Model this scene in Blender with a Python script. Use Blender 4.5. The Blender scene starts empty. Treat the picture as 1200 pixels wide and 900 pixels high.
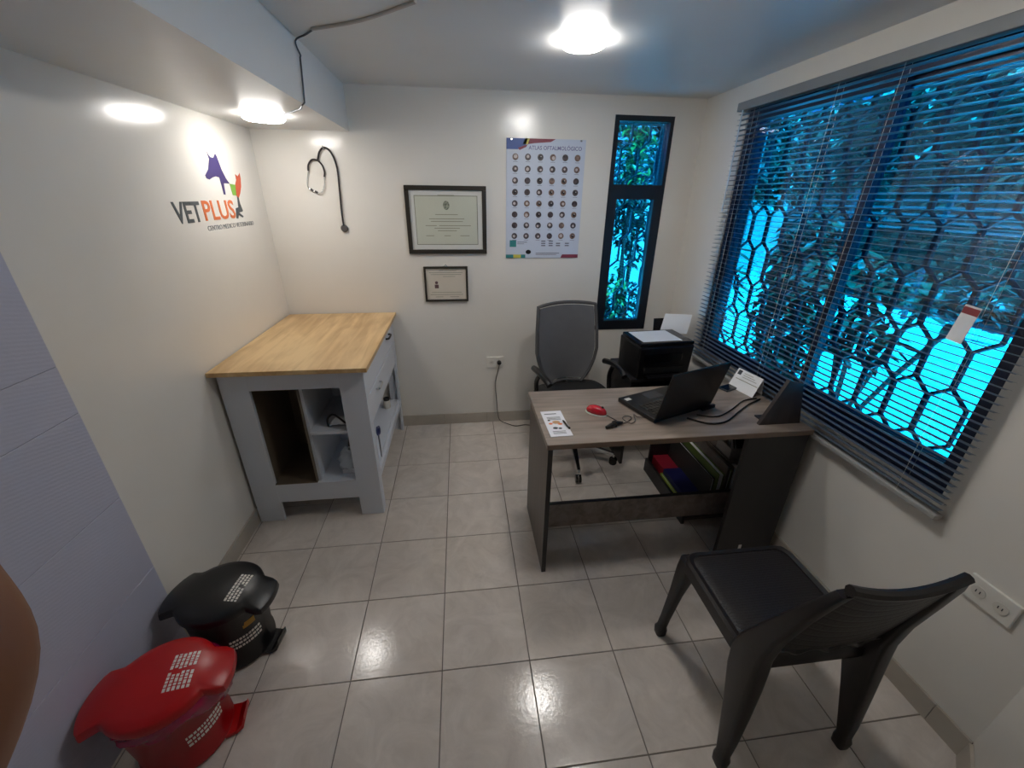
import bpy, bmesh, math, random
from mathutils import Vector, Matrix
random.seed(7)
PI = math.pi
sc = bpy.context.scene
COL = sc.collection

# ------------------------------------------------------------------ camera
cam_d = bpy.data.cameras.new('camera')
cam = bpy.data.objects.new('camera', cam_d)
COL.objects.link(cam)
sc.camera = cam
cam_d.sensor_fit = 'HORIZONTAL'
cam_d.sensor_width = 36.0
cam_d.lens = 36.0 * 478.6 / 1200.0
cam_d.clip_start = 0.02
YAW, PITCH, ROLL = 0.1248, -0.4284, 0.0125
f_ = Vector((math.sin(YAW) * math.cos(PITCH), math.cos(YAW) * math.cos(PITCH), math.sin(PITCH)))
r_ = Vector((math.cos(YAW), -math.sin(YAW), 0))
u_ = r_.cross(f_)
r2 = r_ * math.cos(ROLL) + u_ * math.sin(ROLL)
u2 = -r_ * math.sin(ROLL) + u_ * math.cos(ROLL)
cam.matrix_world = Matrix(((r2.x, u2.x, -f_.x, 0.1279), (r2.y, u2.y, -f_.y, -2.2831), (r2.z, u2.z, -f_.z, 1.6075), (0, 0, 0, 1)))

# ------------------------------------------------------------------ world, sun, exposure
w = bpy.data.worlds.new('sky'); sc.world = w; w.use_nodes = True
nt = w.node_tree; nt.nodes.clear()
wo = nt.nodes.new('ShaderNodeOutputWorld'); bg = nt.nodes.new('ShaderNodeBackground'); sk = nt.nodes.new('ShaderNodeTexSky')
sk.sky_type = 'HOSEK_WILKIE'; sk.turbidity = 2.5
sk.sun_direction = Vector((0.06, -0.36, 1)).normalized()
bg.inputs[1].default_value = 2.6
nt.links.new(sk.outputs[0], bg.inputs[0]); nt.links.new(bg.outputs[0], wo.inputs[0])
sun_d = bpy.data.lights.new('sun', 'SUN'); sun = bpy.data.objects.new('sun', sun_d); COL.objects.link(sun)
sun_d.energy = 24; sun_d.angle = 0.01; sun_d.color = (1, .96, .9)
sun.rotation_euler = Vector((0.06, -0.36, 1)).to_track_quat('Z', 'Y').to_euler()
sun.location = (3, -2, 8)
sc.view_settings.view_transform = 'Standard'; sc.view_settings.look = 'None'
sc.view_settings.exposure = 1.45; sc.view_settings.gamma = 1.0; sc.view_settings.use_curve_mapping = False
sc.cycles.use_denoising = True
sc.cycles.max_bounces = 10; sc.cycles.transparent_max_bounces = 16
LAMP_CEIL, LAMP_SOFF, LAMP_NEAR = 25.0, 16.0, 26.0      # emission of the three round lamps

# ------------------------------------------------------------------ materials
def srgb(r, g, b):
    f = lambda c: (c / 255 / 12.92) if c / 255 <= .04045 else ((c / 255 + .055) / 1.055) ** 2.4
    return (f(r), f(g), f(b), 1)
MATS = {}
def mat(name, col, rough=.5, metal=0, var=0.0, scale=8, stretch=(1, 1, 1), bump=0, bscale=60, spec=.5, coat=0, emit=None, col2=None, detail=4):
    if name in MATS: return MATS[name]
    m = bpy.data.materials.new(name); m.use_nodes = True; n = m.node_tree.nodes; l = m.node_tree.links
    b = n['Principled BSDF']
    b.inputs['Base Color'].default_value = col; b.inputs['Roughness'].default_value = rough
    b.inputs['Metallic'].default_value = metal; b.inputs['Specular IOR Level'].default_value = spec
    b.inputs['Coat Weight'].default_value = coat; b.inputs['Coat Roughness'].default_value = .08
    if emit:
        b.inputs['Emission Color'].default_value = emit[0]; b.inputs['Emission Strength'].default_value = emit[1]
    tc = n.new('ShaderNodeTexCoord'); mp = n.new('ShaderNodeMapping'); mp.inputs['Scale'].default_value = stretch
    l.new(tc.outputs['Object'], mp.inputs[0])
    if var or col2:
        no = n.new('ShaderNodeTexNoise'); no.inputs['Scale'].default_value = scale; no.inputs['Detail'].default_value = detail
        l.new(mp.outputs[0], no.inputs['Vector'])
        cr = n.new('ShaderNodeValToRGB'); cr.color_ramp.elements[0].position = .3; cr.color_ramp.elements[1].position = .7
        c2 = col2 if col2 else tuple(min(1, c * (1 + var)) for c in col[:3]) + (1,)
        c1 = col if col2 else tuple(c * (1 - var) for c in col[:3]) + (1,)
        cr.color_ramp.elements[0].color = c1; cr.color_ramp.elements[1].color = c2
        l.new(no.outputs[0], cr.inputs[0]); l.new(cr.outputs[0], b.inputs['Base Color'])
    if bump:
        no2 = n.new('ShaderNodeTexNoise'); no2.inputs['Scale'].default_value = bscale; no2.inputs['Detail'].default_value = 3
        l.new(mp.outputs[0], no2.inputs['Vector'])
        bp = n.new('ShaderNodeBump'); bp.inputs['Strength'].default_value = bump; bp.inputs['Distance'].default_value = .002
        l.new(no2.outputs[0], bp.inputs['Height']); l.new(bp.outputs[0], b.inputs['Normal'])
    MATS[name] = m
    return m
M_wall = mat('wall_paint', srgb(226, 222, 214), .2, var=.02, scale=3, bump=.3, bscale=14)
M_ceil = mat('ceiling_paint', srgb(214, 214, 212), .38, var=.02, scale=3, bump=.25, bscale=12)
M_trimt = mat('skirting_tile', srgb(176, 168, 156), .3, var=.06, scale=9)
M_grout = mat('grout', srgb(112, 105, 98), .8, var=.1, scale=20)
M_alu_glare = mat('black_aluminium_blue_glare', srgb(16, 32, 64), .35, var=.1, scale=5)  # black frame, with blue window glare put into its base colour
M_alu = mat('black_aluminium', srgb(22, 26, 34), .35, var=.1, scale=5)
M_slat = mat('slat_enamel', srgb(88, 102, 116), .35, var=.02, scale=4)
M_white_plastic = mat('white_plastic', srgb(225, 222, 214), .35, var=.02)
M_black_plastic = mat('black_plastic', srgb(11, 11, 14), .34, var=.15, scale=12, bump=.1, bscale=200)
M_black_gloss = mat('black_gloss_plastic', srgb(12, 12, 14), .2, var=.1)
M_paper = mat('white_paper', srgb(228, 230, 232), .7, var=.02)
M_ink = mat('dark_ink', srgb(60, 62, 66), .7, var=.05)
M_softink = mat('soft_ink', srgb(140, 140, 122), .7, var=.05)
M_chrome = mat('chrome', srgb(210, 212, 215), .15, metal=1, var=.03)
M_cabwhite = mat('white_melamine', srgb(206, 210, 218), .42, var=.015, scale=5)
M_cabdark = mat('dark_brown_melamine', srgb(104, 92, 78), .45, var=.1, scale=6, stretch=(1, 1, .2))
M_deskdark = mat('dark_wenge_melamine', srgb(94, 84, 78), .42, var=.16, scale=7, stretch=(6, 6, .6))
M_deskblack = mat('black_melamine', srgb(34, 32, 34), .4, var=.12, scale=7, stretch=(1, 1, .2))
M_rattan = None

def wood(name, c1, c2, rot, sc_=6, rough=.4, knots=True):
    m = bpy.data.materials.new(name); m.use_nodes = True; n = m.node_tree.nodes; l = m.node_tree.links; b = n['Principled BSDF']
    tc = n.new('ShaderNodeTexCoord'); mp = n.new('ShaderNodeMapping'); mp.inputs['Scale'].default_value = (1, .09, 1) if rot else (.09, 1, 1)
    l.new(tc.outputs['Object'], mp.inputs[0])
    no = n.new('ShaderNodeTexNoise'); no.inputs['Scale'].default_value = sc_ * 4; no.inputs['Detail'].default_value = 6; no.inputs['Distortion'].default_value = .8
    l.new(mp.outputs[0], no.inputs['Vector'])
    no2 = n.new('ShaderNodeTexNoise'); no2.inputs['Scale'].default_value = 5; no2.inputs['Detail'].default_value = 2; no2.inputs['Distortion'].default_value = 1.5
    mp2 = n.new('ShaderNodeMapping'); mp2.inputs['Scale'].default_value = (1, .45, 1) if rot else (.45, 1, 1)
    l.new(tc.outputs['Object'], mp2.inputs[0]); l.new(mp2.outputs[0], no2.inputs['Vector'])
    mx = n.new('ShaderNodeMath'); mx.operation = 'MULTIPLY_ADD'; mx.inputs[1].default_value = .55
    l.new(no.outputs[0], mx.inputs[0]); 
    ml = n.new('ShaderNodeMath'); ml.operation = 'MULTIPLY'; ml.inputs[1].default_value = .45
    l.new(no2.outputs[0], ml.inputs[0]); l.new(ml.outputs[0], mx.inputs[2])
    cr = n.new('ShaderNodeValToRGB'); cr.color_ramp.elements[0].position = .38; cr.color_ramp.elements[1].position = .6
    cr.color_ramp.elements[0].color = c1; cr.color_ramp.elements[1].color = c2
    l.new(mx.outputs[0], cr.inputs[0]); l.new(cr.outputs[0], b.inputs['Base Color']); b.inputs['Roughness'].default_value = rough
    return m
M_oak = wood('oak_top', srgb(186, 148, 100), srgb(220, 188, 138), True, 5, .38)
M_desktop = wood('taupe_oak_top', srgb(116, 104, 95), srgb(152, 138, 126), False, 6, .3)
M_modesty = wood('grey_brown_grain', srgb(118, 106, 99), srgb(150, 137, 128), True, 6, .4)

def tile_mat():
    m = bpy.data.materials.new('ceramic_floor_tile'); m.use_nodes = True; n = m.node_tree.nodes; l = m.node_tree.links; b = n['Principled BSDF']
    g = n.new('ShaderNodeNewGeometry'); oi = n.new('ShaderNodeObjectInfo')
    add = n.new('ShaderNodeVectorMath'); add.operation = 'ADD'; l.new(g.outputs['Position'], add.inputs[0])
    cb = n.new('ShaderNodeCombineXYZ'); mu = n.new('ShaderNodeMath'); mu.operation = 'MULTIPLY'; mu.inputs[1].default_value = 30
    l.new(oi.outputs['Random'], mu.inputs[0]); l.new(mu.outputs[0], cb.inputs[2]); l.new(cb.outputs[0], add.inputs[1])
    no = n.new('ShaderNodeTexNoise'); no.inputs['Scale'].default_value = 7; no.inputs['Detail'].default_value = 8; no.inputs['Distortion'].default_value = 1.2; no.inputs['Roughness'].default_value = .65
    l.new(add.outputs[0], no.inputs['Vector'])
    cr = n.new('ShaderNodeValToRGB'); cr.color_ramp.elements[0].position = .3; cr.color_ramp.elements[1].position = .72
    cr.color_ramp.elements[0].color = srgb(190, 180, 171); cr.color_ramp.elements[1].color = srgb(214, 205, 196)
    l.new(no.outputs[0], cr.inputs[0]); l.new(cr.outputs[0], b.inputs['Base Color'])
    b.inputs['Roughness'].default_value = .16
    n3 = n.new('ShaderNodeTexNoise'); n3.inputs['Scale'].default_value = 55; l.new(g.outputs['Position'], n3.inputs['Vector'])
    bp = n.new('ShaderNodeBump'); bp.inputs['Strength'].default_value = .18; bp.inputs['Distance'].default_value = .002
    l.new(n3.outputs[0], bp.inputs['Height']); l.new(bp.outputs[0], b.inputs['Normal'])
    return m
M_tile = tile_mat()

def clad_mat():
    m = bpy.data.materials.new('lilac_grey_cladding'); m.use_nodes = True; n = m.node_tree.nodes; l = m.node_tree.links; b = n['Principled BSDF']
    b.inputs['Base Color'].default_value = srgb(184, 186, 204); b.inputs['Roughness'].default_value = .5
    g = n.new('ShaderNodeTexCoord'); mp = n.new('ShaderNodeMapping'); mp.inputs['Rotation'].default_value = (.25, 0, 0)
    l.new(g.outputs['Object'], mp.inputs[0])
    wv = n.new('ShaderNodeTexWave'); wv.bands_direction = 'Z'; wv.inputs['Scale'].default_value = 28; wv.inputs['Distortion'].default_value = 2; wv.inputs['Detail'].default_value = 2; wv.inputs['Detail Scale'].default_value = 3
    l.new(mp.outputs[0], wv.inputs['Vector'])
    bp = n.new('ShaderNodeBump'); bp.inputs['Strength'].default_value = .12; bp.inputs['Distance'].default_value = .002
    l.new(wv.outputs['Fac'], bp.inputs['Height']); l.new(bp.outputs[0], b.inputs['Normal'])
    return m
M_clad = clad_mat()

def rattan_mat():
    m = bpy.data.materials.new('woven_pattern_resin'); m.use_nodes = True; n = m.node_tree.nodes; l = m.node_tree.links; b = n['Principled BSDF']
    b.inputs['Base Color'].default_value = srgb(30, 26, 27); b.inputs['Roughness'].default_value = .45
    tc = n.new('ShaderNodeTexCoord'); ck = n.new('ShaderNodeTexBrick')
    ck.inputs['Scale'].default_value = 1; ck.inputs['Brick Width'].default_value = .022; ck.inputs['Row Height'].default_value = .009; ck.inputs['Mortar Size'].default_value = .0015
    ck.inputs['Mortar Smooth'].default_value = .6
    ck.inputs['Color1'].default_value = (1, 1, 1, 1); ck.inputs['Color2'].default_value = (.7, .7, .7, 1); ck.inputs['Mortar'].default_value = (0, 0, 0, 1)
    l.new(tc.outputs['Object'], ck.inputs['Vector'])
    bp = n.new('ShaderNodeBump'); bp.inputs['Strength'].default_value = .8; bp.inputs['Distance'].default_value = .002
    l.new(ck.outputs[0], bp.inputs['Height']); l.new(bp.outputs[0], b.inputs['Normal'])
    return m
M_rattan = rattan_mat()
M_resin = mat('smooth_dark_resin', srgb(30, 26, 27), .36, var=.08, scale=10, bump=.1, bscale=80)

def glass_mat(name, tint, gloss=.08):
    m = bpy.data.materials.new(name); m.use_nodes = True; n = m.node_tree.nodes; l = m.node_tree.links; n.clear()
    o = n.new('ShaderNodeOutputMaterial'); t = n.new('ShaderNodeBsdfTransparent'); g = n.new('ShaderNodeBsdfGlossy'); mx = n.new('ShaderNodeMixShader')
    no = n.new('ShaderNodeTexNoise'); no.inputs['Scale'].default_value = 2
    cr = n.new('ShaderNodeValToRGB'); cr.color_ramp.elements[0].color = tuple(c * .94 for c in tint) + (1,); cr.color_ramp.elements[1].color = tint + (1,)
    l.new(no.outputs[0], cr.inputs[0]); l.new(cr.outputs[0], t.inputs[0])
    g.inputs['Roughness'].default_value = .03; mx.inputs[0].default_value = gloss
    l.new(t.outputs[0], mx.inputs[1]); l.new(g.outputs[0], mx.inputs[2]); l.new(mx.outputs[0], o.inputs[0])
    return m
M_glass = glass_mat('cyan_film_glass', (.035, .50, .80))
M_glass2 = glass_mat('light_cyan_glass', (.07, .42, .66))

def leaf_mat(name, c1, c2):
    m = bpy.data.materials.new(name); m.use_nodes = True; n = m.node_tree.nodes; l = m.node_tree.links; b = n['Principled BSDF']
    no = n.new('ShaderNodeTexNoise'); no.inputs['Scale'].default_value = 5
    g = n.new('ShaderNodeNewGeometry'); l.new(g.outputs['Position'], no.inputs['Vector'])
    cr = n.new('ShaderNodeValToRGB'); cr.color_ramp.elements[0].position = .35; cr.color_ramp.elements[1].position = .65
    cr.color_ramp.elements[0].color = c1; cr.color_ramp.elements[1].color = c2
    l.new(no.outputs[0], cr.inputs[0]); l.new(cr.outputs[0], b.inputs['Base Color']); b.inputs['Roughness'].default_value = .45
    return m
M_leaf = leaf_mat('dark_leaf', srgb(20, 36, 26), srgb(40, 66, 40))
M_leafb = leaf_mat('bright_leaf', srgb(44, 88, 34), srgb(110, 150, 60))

# ------------------------------------------------------------------ mesh helpers
class MB:
    def __init__(s): s.v = []; s.f = []
    def add(s, vs, fs):
        k = len(s.v); s.v += [tuple(v) for v in vs]; s.f += [tuple(i + k for i in f) for f in fs]; return s
    def box(s, x0, x1, y0, y1, z0, z1):
        return s.add([(x, y, z) for z in (z0, z1) for y in (y0, y1) for x in (x0, x1)],
                     [(0, 2, 3, 1), (4, 5, 7, 6), (0, 1, 5, 4), (2, 6, 7, 3), (0, 4, 6, 2), (1, 3, 7, 5)])
    def hexa(s, p):          # 8 points: bottom ring 4, top ring 4
        return s.add(p, [(3, 2, 1, 0), (4, 5, 6, 7), (0, 1, 5, 4), (1, 2, 6, 5), (2, 3, 7, 6), (3, 0, 4, 7)])
    def prism(s, poly, fn0, fn1):   # 2-D polygon mapped by two functions
        n = len(poly); vs = [fn0(*p) for p in poly] + [fn1(*p) for p in poly]
        return s.add(vs, [tuple(range(n))[::-1], tuple(range(n, 2 * n))] + [(i, (i + 1) % n, n + (i + 1) % n, n + i) for i in range(n)])
    def tube(s, pts, r, n=8, cap=True, closed=False):
        pts = [Vector(p) for p in pts]; N = len(pts); rings = []; up = Vector((0, 0, 1)); prev = None
        for i, p in enumerate(pts):
            if closed: t = pts[(i + 1) % N] - pts[i - 1]
            else: t = pts[min(i + 1, N - 1)] - pts[max(i - 1, 0)]
            t.normalize()
            if prev is None:
                a = up.cross(t)
                if a.length < .1: a = Vector((1, 0, 0)).cross(t)
            else: a = prev - t * prev.dot(t)
            if a.length < 1e-6: a = Vector((1, 0, 0)).cross(t)
            a.normalize(); prev = a; b = t.cross(a)
            rr = r[i] if isinstance(r, (list, tuple)) else r
            rings.append([p + (a * math.cos(2 * PI * k / n) + b * math.sin(2 * PI * k / n)) * rr for k in range(n)])
        vs = [v for ring in rings for v in ring]; fs = []
        for i in range(N if closed else N - 1):
            j = (i + 1) % N
            for k in range(n): fs.append((i * n + k, i * n + (k + 1) % n, j * n + (k + 1) % n, j * n + k))
        if cap and not closed: fs += [tuple(range(n))[::-1], tuple((N - 1) * n + k for k in range(n))]
        return s.add(vs, fs)
    def lathe(s, prof, n=32, c=(0, 0, 0), sx=1, sy=1, capb=True, capt=True, a0=0, a1=2 * PI):
        vs = []; full = abs(a1 - a0 - 2 * PI) < 1e-6; m = n if full else n + 1
        for (r, z) in prof:
            for k in range(m):
                a = a0 + (a1 - a0) * k / n; vs.append((c[0] + r * math.cos(a) * sx, c[1] + r * math.sin(a) * sy, c[2] + z))
        fs = []
        for i in range(len(prof) - 1):
            for k in range(n):
                k2 = (k + 1) % m; fs.append((i * m + k, i * m + k2, (i + 1) * m + k2, (i + 1) * m + k))
        if full and capb: fs.append(tuple(range(m))[::-1])
        if full and capt: fs.append(tuple((len(prof) - 1) * m + k for k in range(m)))
        return s.add(vs, fs)
    def loft(s, secs):       # list of rings (same count)
        n = len(secs[0]); vs = [p for r in secs for p in r]; fs = []
        for i in range(len(secs) - 1):
            for k in range(n): fs.append((i * n + k, i * n + (k + 1) % n, (i + 1) * n + (k + 1) % n, (i + 1) * n + k))
        fs += [tuple(range(n))[::-1], tuple((len(secs) - 1) * n + k for k in range(n))]
        return s.add(vs, fs)
    def sheet(s, grid, th):  # grid of points, given thickness along its normals
        R = len(grid); Cn = len(grid[0]); G = [[Vector(p) for p in row] for row in grid]; vs = []
        off = []
        for i in range(R):
            for j in range(Cn):
                du = G[i][min(j + 1, Cn - 1)] - G[i][max(j - 1, 0)]; dv = G[min(i + 1, R - 1)][j] - G[max(i - 1, 0)][j]
                nn = du.cross(dv)
                if nn.length > 1e-9: nn.normalize()
                vs.append(G[i][j] + nn * th / 2); off.append(G[i][j] - nn * th / 2)
        N = R * Cn; fs = []
        for i in range(R - 1):
            for j in range(Cn - 1):
                a, b, c, d = i * Cn + j, i * Cn + j + 1, (i + 1) * Cn + j + 1, (i + 1) * Cn + j
                fs.append((a, b, c, d)); fs.append((N + d, N + c, N + b, N + a))
        ring = [j for j in range(Cn)] + [i * Cn + Cn - 1 for i in range(1, R)] + [(R - 1) * Cn + j for j in range(Cn - 2, -1, -1)] + [i * Cn for i in range(R - 2, 0, -1)]
        for k in range(len(ring)):
            a, b = ring[k], ring[(k + 1) % len(ring)]; fs.append((b, a, N + a, N + b))
        return s.add(vs + off, fs)
    def xf(s, M): s.v = [tuple(M @ Vector(v)) for v in s.v]; return s
    def build(s, name, m, parent=None, smooth=False, bevel=0, seg=2, **kw):
        me = bpy.data.meshes.new(name); me.from_pydata(s.v, [], s.f); me.update()
        bm = bmesh.new(); bm.from_mesh(me); bmesh.ops.recalc_face_normals(bm, faces=bm.faces); bm.to_mesh(me); bm.free()
        me.materials.append(m)
        if smooth:
            for p in me.polygons: p.use_smooth = True
            if smooth != 'all':
                try: me.set_sharp_from_angle(angle=math.radians(38))
                except Exception: pass
        o = bpy.data.objects.new(name, me); COL.objects.link(o)
        if parent: o.parent = parent
        if bevel:
            b = o.modifiers.new('bevel', 'BEVEL'); b.width = bevel; b.segments = seg; b.limit_method = 'ANGLE'
        return setp(o, **kw)
def setp(o, label=None, cat=None, group=None, kind=None):
    if label: o['label'] = label
    if cat: o['category'] = cat
    if group: o['group'] = group
    if kind: o['kind'] = kind
    return o
def thing(name, loc=(0, 0, 0), rz=0, **kw):
    o = bpy.data.objects.new(name, None); COL.objects.link(o); o.location = loc; o.rotation_euler = (0, 0, rz); o.empty_display_size = .05
    return setp(o, **kw)
def box(name, m, b, parent=None, **kw): return MB().box(*b).build(name, m, parent, **kw)
def copy(o, parent=None, mesh=True):
    c = o.copy(); COL.objects.link(c); c.parent = parent; return c
def text_mesh(txt, size, xscale=1, bold=0.0, ext=.0006):
    cu = bpy.data.curves.new('t', 'FONT'); cu.body = txt; cu.size = size; cu.extrude = ext; cu.offset = bold; cu.resolution_u = 3
    o = bpy.data.objects.new('t', cu); COL.objects.link(o); dg = bpy.context.evaluated_depsgraph_get()
    me = bpy.data.meshes.new_from_object(o.evaluated_get(dg)); b = MB(); b.v = [(v.co.x * xscale, v.co.y, v.co.z) for v in me.vertices]; b.f = [tuple(p.vertices) for p in me.polygons]
    COL.objects.unlink(o); bpy.data.objects.remove(o); bpy.data.meshes.remove(me)
    return b
def smoothpath(pts, k=6):
    P = [Vector(p) for p in pts]; out = []
    for i in range(len(P) - 1):
        p0 = P[max(i - 1, 0)]; p1 = P[i]; p2 = P[i + 1]; p3 = P[min(i + 2, len(P) - 1)]
        for j in range(k):
            t = j / k; out.append(.5 * ((2 * p1) + (-p0 + p2) * t + (2 * p0 - 5 * p1 + 4 * p2 - p3) * t * t + (-p0 + 3 * p1 - 3 * p2 + p3) * t ** 3))
    out.append(P[-1]); return out

# ------------------------------------------------------------------ room shell
XL, XR, YB, YF, ZC, ZS = -1.012, 1.653, .528, -3.0, 2.165, 1.94
T = .33
floor = box('floor', M_grout, (XL - .1, XR + .1, YF - .1, YB + .1, -.1, -.0022), kind='structure')
def tile_geo(w_, d_, h=.004, c=.0015):
    return MB().hexa([(0, 0, -h), (w_, 0, -h), (w_, d_, -h), (0, d_, -h), (c, c, 0), (w_ - c, c, 0), (w_ - c, d_ - c, 0), (c, d_ - c, 0)])
tile_cache = {}
g = .0010
for i in range(-4, 6):
    for j in range(-2, 10):
        x0, x1 = max(i * T + g, XL), min((i + 1) * T - g, XR); y0, y1 = max(-(j + 1) * T + g, YF), min(-j * T - g, YB)
        if x1 - x0 < .01 or y1 - y0 < .01: continue
        key = (round(x1 - x0, 4), round(y1 - y0, 4))
        if key not in tile_cache:
            o = tile_geo(*key).build('tile', M_tile, floor); tile_cache[key] = o
        else: o = copy(tile_cache[key], floor)
        o.location = (x0, y0, 0)
box('ceiling', M_ceil, (XL - .1, XR + .2, YF - .1, YB + .2, ZC, ZC + .1), kind='structure')
MB().box(XL, -.475, YF, YB, ZS, ZC + .001).build('trim_1', M_ceil, label='boxed-in ceiling beam along the left wall', kind='structure')
wl = box('wall_left', M_wall, (XL - .15, XL, YF - .1, YB + .15, -.1, ZC), kind='structure')
# window openings
WY0, WY1, WZ0, WZ1 = -1.40, .085, .74, 2.045
b = MB(); b.box(XR, XR + .14, WY1, YB + .15, -.1, ZC).box(XR, XR + .14, -1.77, WY0, -.1, ZC).box(XR, XR + .14, WY0, WY1, -.1, WZ0).box(XR, XR + .14, WY0, WY1, WZ1, ZC)
b.build('wall_right', M_wall, kind='structure')
NX0, NX1, NZ0, NZ1 = 1.10, 1.455, .742, 2.06
b = MB(); b.box(XL - .15, NX0, YB, YB + .14, -.1, ZC).box(NX1, XR + .14, YB, YB + .14, -.1, ZC).box(NX0, NX1, YB, YB + .14, -.1, NZ0).box(NX0, NX1, YB, YB + .14, NZ1, ZC)
b.build('wall_back', M_wall, kind='structure')
# short angled return where the right wall ends, and the room behind the camera
MB().prism([(XR, -1.77), (1.42, -1.96), (1.42, YF), (1.60, YF), (XR + .14, -1.9), (XR + .14, -1.77)], lambda x, y: (x, y, -.1), lambda x, y: (x, y, ZC)).build('wall_angled', M_wall, kind='structure')
b = MB(); b.box(XL - .15, -.1, YF - .12, YF, -.1, ZC).box(.75, 1.6, YF - .12, YF, -.1, ZC).box(-.1, .75, YF - .12, YF, 2.02, ZC)
b.build('wall_front', M_wall, kind='structure')
d1 = box('door_1', mat('door_white', srgb(200, 198, 190), .4, var=.02), (-.1, .75, YF - .07, YF - .03, 0, 2.02), kind='structure')
MB().tube([(.68, YF - .03, 1.0), (.68, YF + .02, 1.0), (.60, YF + .02, 1.0)], .009, 10).build('door_handle', M_chrome, d1, smooth=True)

# skirting tiles
def skirting(name, p0, p1, nrm, off=0.0):
    p0 = Vector(p0); p1 = Vector(p1); L = (p1 - p0).length; t = (p1 - p0) / L; n = Vector(nrm); root = None
    root = MB().hexa([tuple(p0), tuple(p1), tuple(p1 + n * .003), tuple(p0 + n * .003)] + [tuple(p + Vector((0, 0, .08))) for p in (p0, p1, p1 + n * .003, p0 + n * .003)]).build(name, M_grout, kind='structure')
    s = off
    while s < L - .005:
        e = min(s + T, L); a = p0 + t * (max(s, 0) + .001); b_ = p0 + t * (e - .001); th = .012
        MB().hexa([tuple(a), tuple(b_), tuple(b_ + n * th), tuple(a + n * th)] + [tuple(q + Vector((0, 0, h))) for q, h in ((a, .083), (b_, .083), (b_ + n * (th - .003), .083), (a + n * (th - .003), .083))]).build('tile', M_trimt, root)
        s = e
skirting('baseboard_back', (XL, YB, 0), (XR, YB, 0), (0, -1, 0), -.022)
skirting('baseboard_right', (XR, YB - .013, 0), (XR, -1.77, 0), (-1, 0, 0), -.13)
skirting('baseboard_left', (XL, -1.087, 0), (XL, YB - .013, 0), (1, 0, 0), -.0)
dn = Vector((-.19, .23, 0)).normalized()
skirting('baseboard_angled', (XR - .008, -1.775, 0), (1.42, -1.96, 0), tuple(dn))

# lilac-grey cladding on the left wall: boards with fine joints
b0 = box('trim_2', M_grout, (XL, XL + .006, YF, -1.087, 0, ZS), kind='structure')
zs = [0, .09, .40, .71, 1.02, 1.165, 1.475, 1.785, ZS]
for a, c in zip(zs, zs[1:]):
    for ya, yb in ((YF, -2.3), (-2.3, -1.087)):
        MB().box(XL + .002, XL + .014, ya + .0006, yb - .0006, a + .0006, c - .0006).build('panel', M_clad, b0, bevel=.0012, seg=1)

# ------------------------------------------------------------------ ceiling lamps
def lamp(label, loc, r, strength):
    t = thing('ceiling_light', loc, label=label, cat='ceiling light', group='round surface ceiling lights')
    MB().lathe([(r - .004, 0), (r - .004, -.006), (r - .012, -.008)], 48).build('rim', M_white_plastic, t, smooth=True)
    e = mat('lamp_diffuser_%g' % strength, (1, 1, 1, 1), .4, emit=((1, .965, .92, 1), strength), var=.01)
    MB().lathe([(r, -.004), (r, -.018), (r - .010, -.025), (.001, -.027)], 48).build('diffuser', e, t, smooth='all')
lamp('round white ceiling light glowing on the flat ceiling above the desk', (.634, -.344, ZC), .086, LAMP_CEIL)
lamp('round white light on the underside of the boxed beam, above the wall logo', (-.741, .046, ZS), .088, LAMP_SOFF)
lamp('round white ceiling light just above the top edge of the photo, nearest the camera', (.76, -1.0, ZC), .086, LAMP_NEAR)

# cable over beam and ceiling
p = smoothpath([(.02, -.60, ZC - .004), (-.18, -.42, ZC - .004), (-.38, -.305, ZC - .004)], 4)
MB().tube(p, .006, 8).build('painted_cable', mat('painted_cable', srgb(186, 180, 176), .5, var=.05), smooth=True, label='thin painted-over cable running across the flat ceiling to the beam', cat='cable')
p = smoothpath([(-.37, -.31, ZC - .004), (-.42, -.25, ZC - .006), (-.468, -.225, 2.145), (-.469, -.185, 2.11)], 5) + smoothpath([(-.469, -.195, 2.10), (-.469, -.215, 2.02), (-.469, -.235, 1.945)], 4)
p2 = smoothpath([(-.480, -.238, 1.934), (-.52, -.15, 1.934), (-.60, -.05, 1.934), (-.655, .0, 1.934)], 5)
MB().tube(p + p2, .0032, 8).build('lamp_cable', mat('grey_cable', srgb(70, 78, 88), .45, var=.05), smooth=True, label='dark cable dropping down the side of the beam to the round light', cat='cable')

# ------------------------------------------------------------------ right window
w1 = thing('window_1', (XR + .05, 0, 0), kind='structure', label='wide sliding window with black aluminium frame and cyan film glass')
def P_(b): return (b[0] - XR - .05, b[1] - XR - .05) + b[2:]
fx0, fx1 = XR + .01, XR + .09
box('window_frame', M_alu_glare, P_((fx0, fx1, WY0, WY1, WZ0, WZ0 + .045)), w1)
box('window_frame', M_alu_glare, P_((fx0, fx1, WY0, WY1, WZ1 - .04, WZ1)), w1)
box('window_frame', M_alu_glare, P_((fx0, fx1, WY0, WY0 + .035, WZ0 + .045, WZ1 - .04)), w1)
box('window_frame', M_alu_glare, P_((fx0, fx1, WY1 - .035, WY1, WZ0 + .045, WZ1 - .04)), w1)
def sash(x0, ya, yb):
    s = .032
    b = MB(); z0, z1 = WZ0 + .045, WZ1 - .04
    b.box(x0, x0 + .025, ya, ya + s, z0, z1).box(x0, x0 + .025, yb - s, yb, z0, z1).box(x0, x0 + .025, ya + s, yb - s, z0, z0 + s).box(x0, x0 + .025, ya + s, yb - s, z1 - s, z1)
    b.xf(Matrix.Translation((-XR - .05, 0, 0)))
    so = b.build('sash', M_alu_glare, w1)
    pb = MB().box(x0 + .010, x0 + .014, ya + s, yb - s, z0 + s, z1 - s).xf(Matrix.Translation((-XR - .05, 0, 0)))
    pb.build('pane', M_glass, so)
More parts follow.
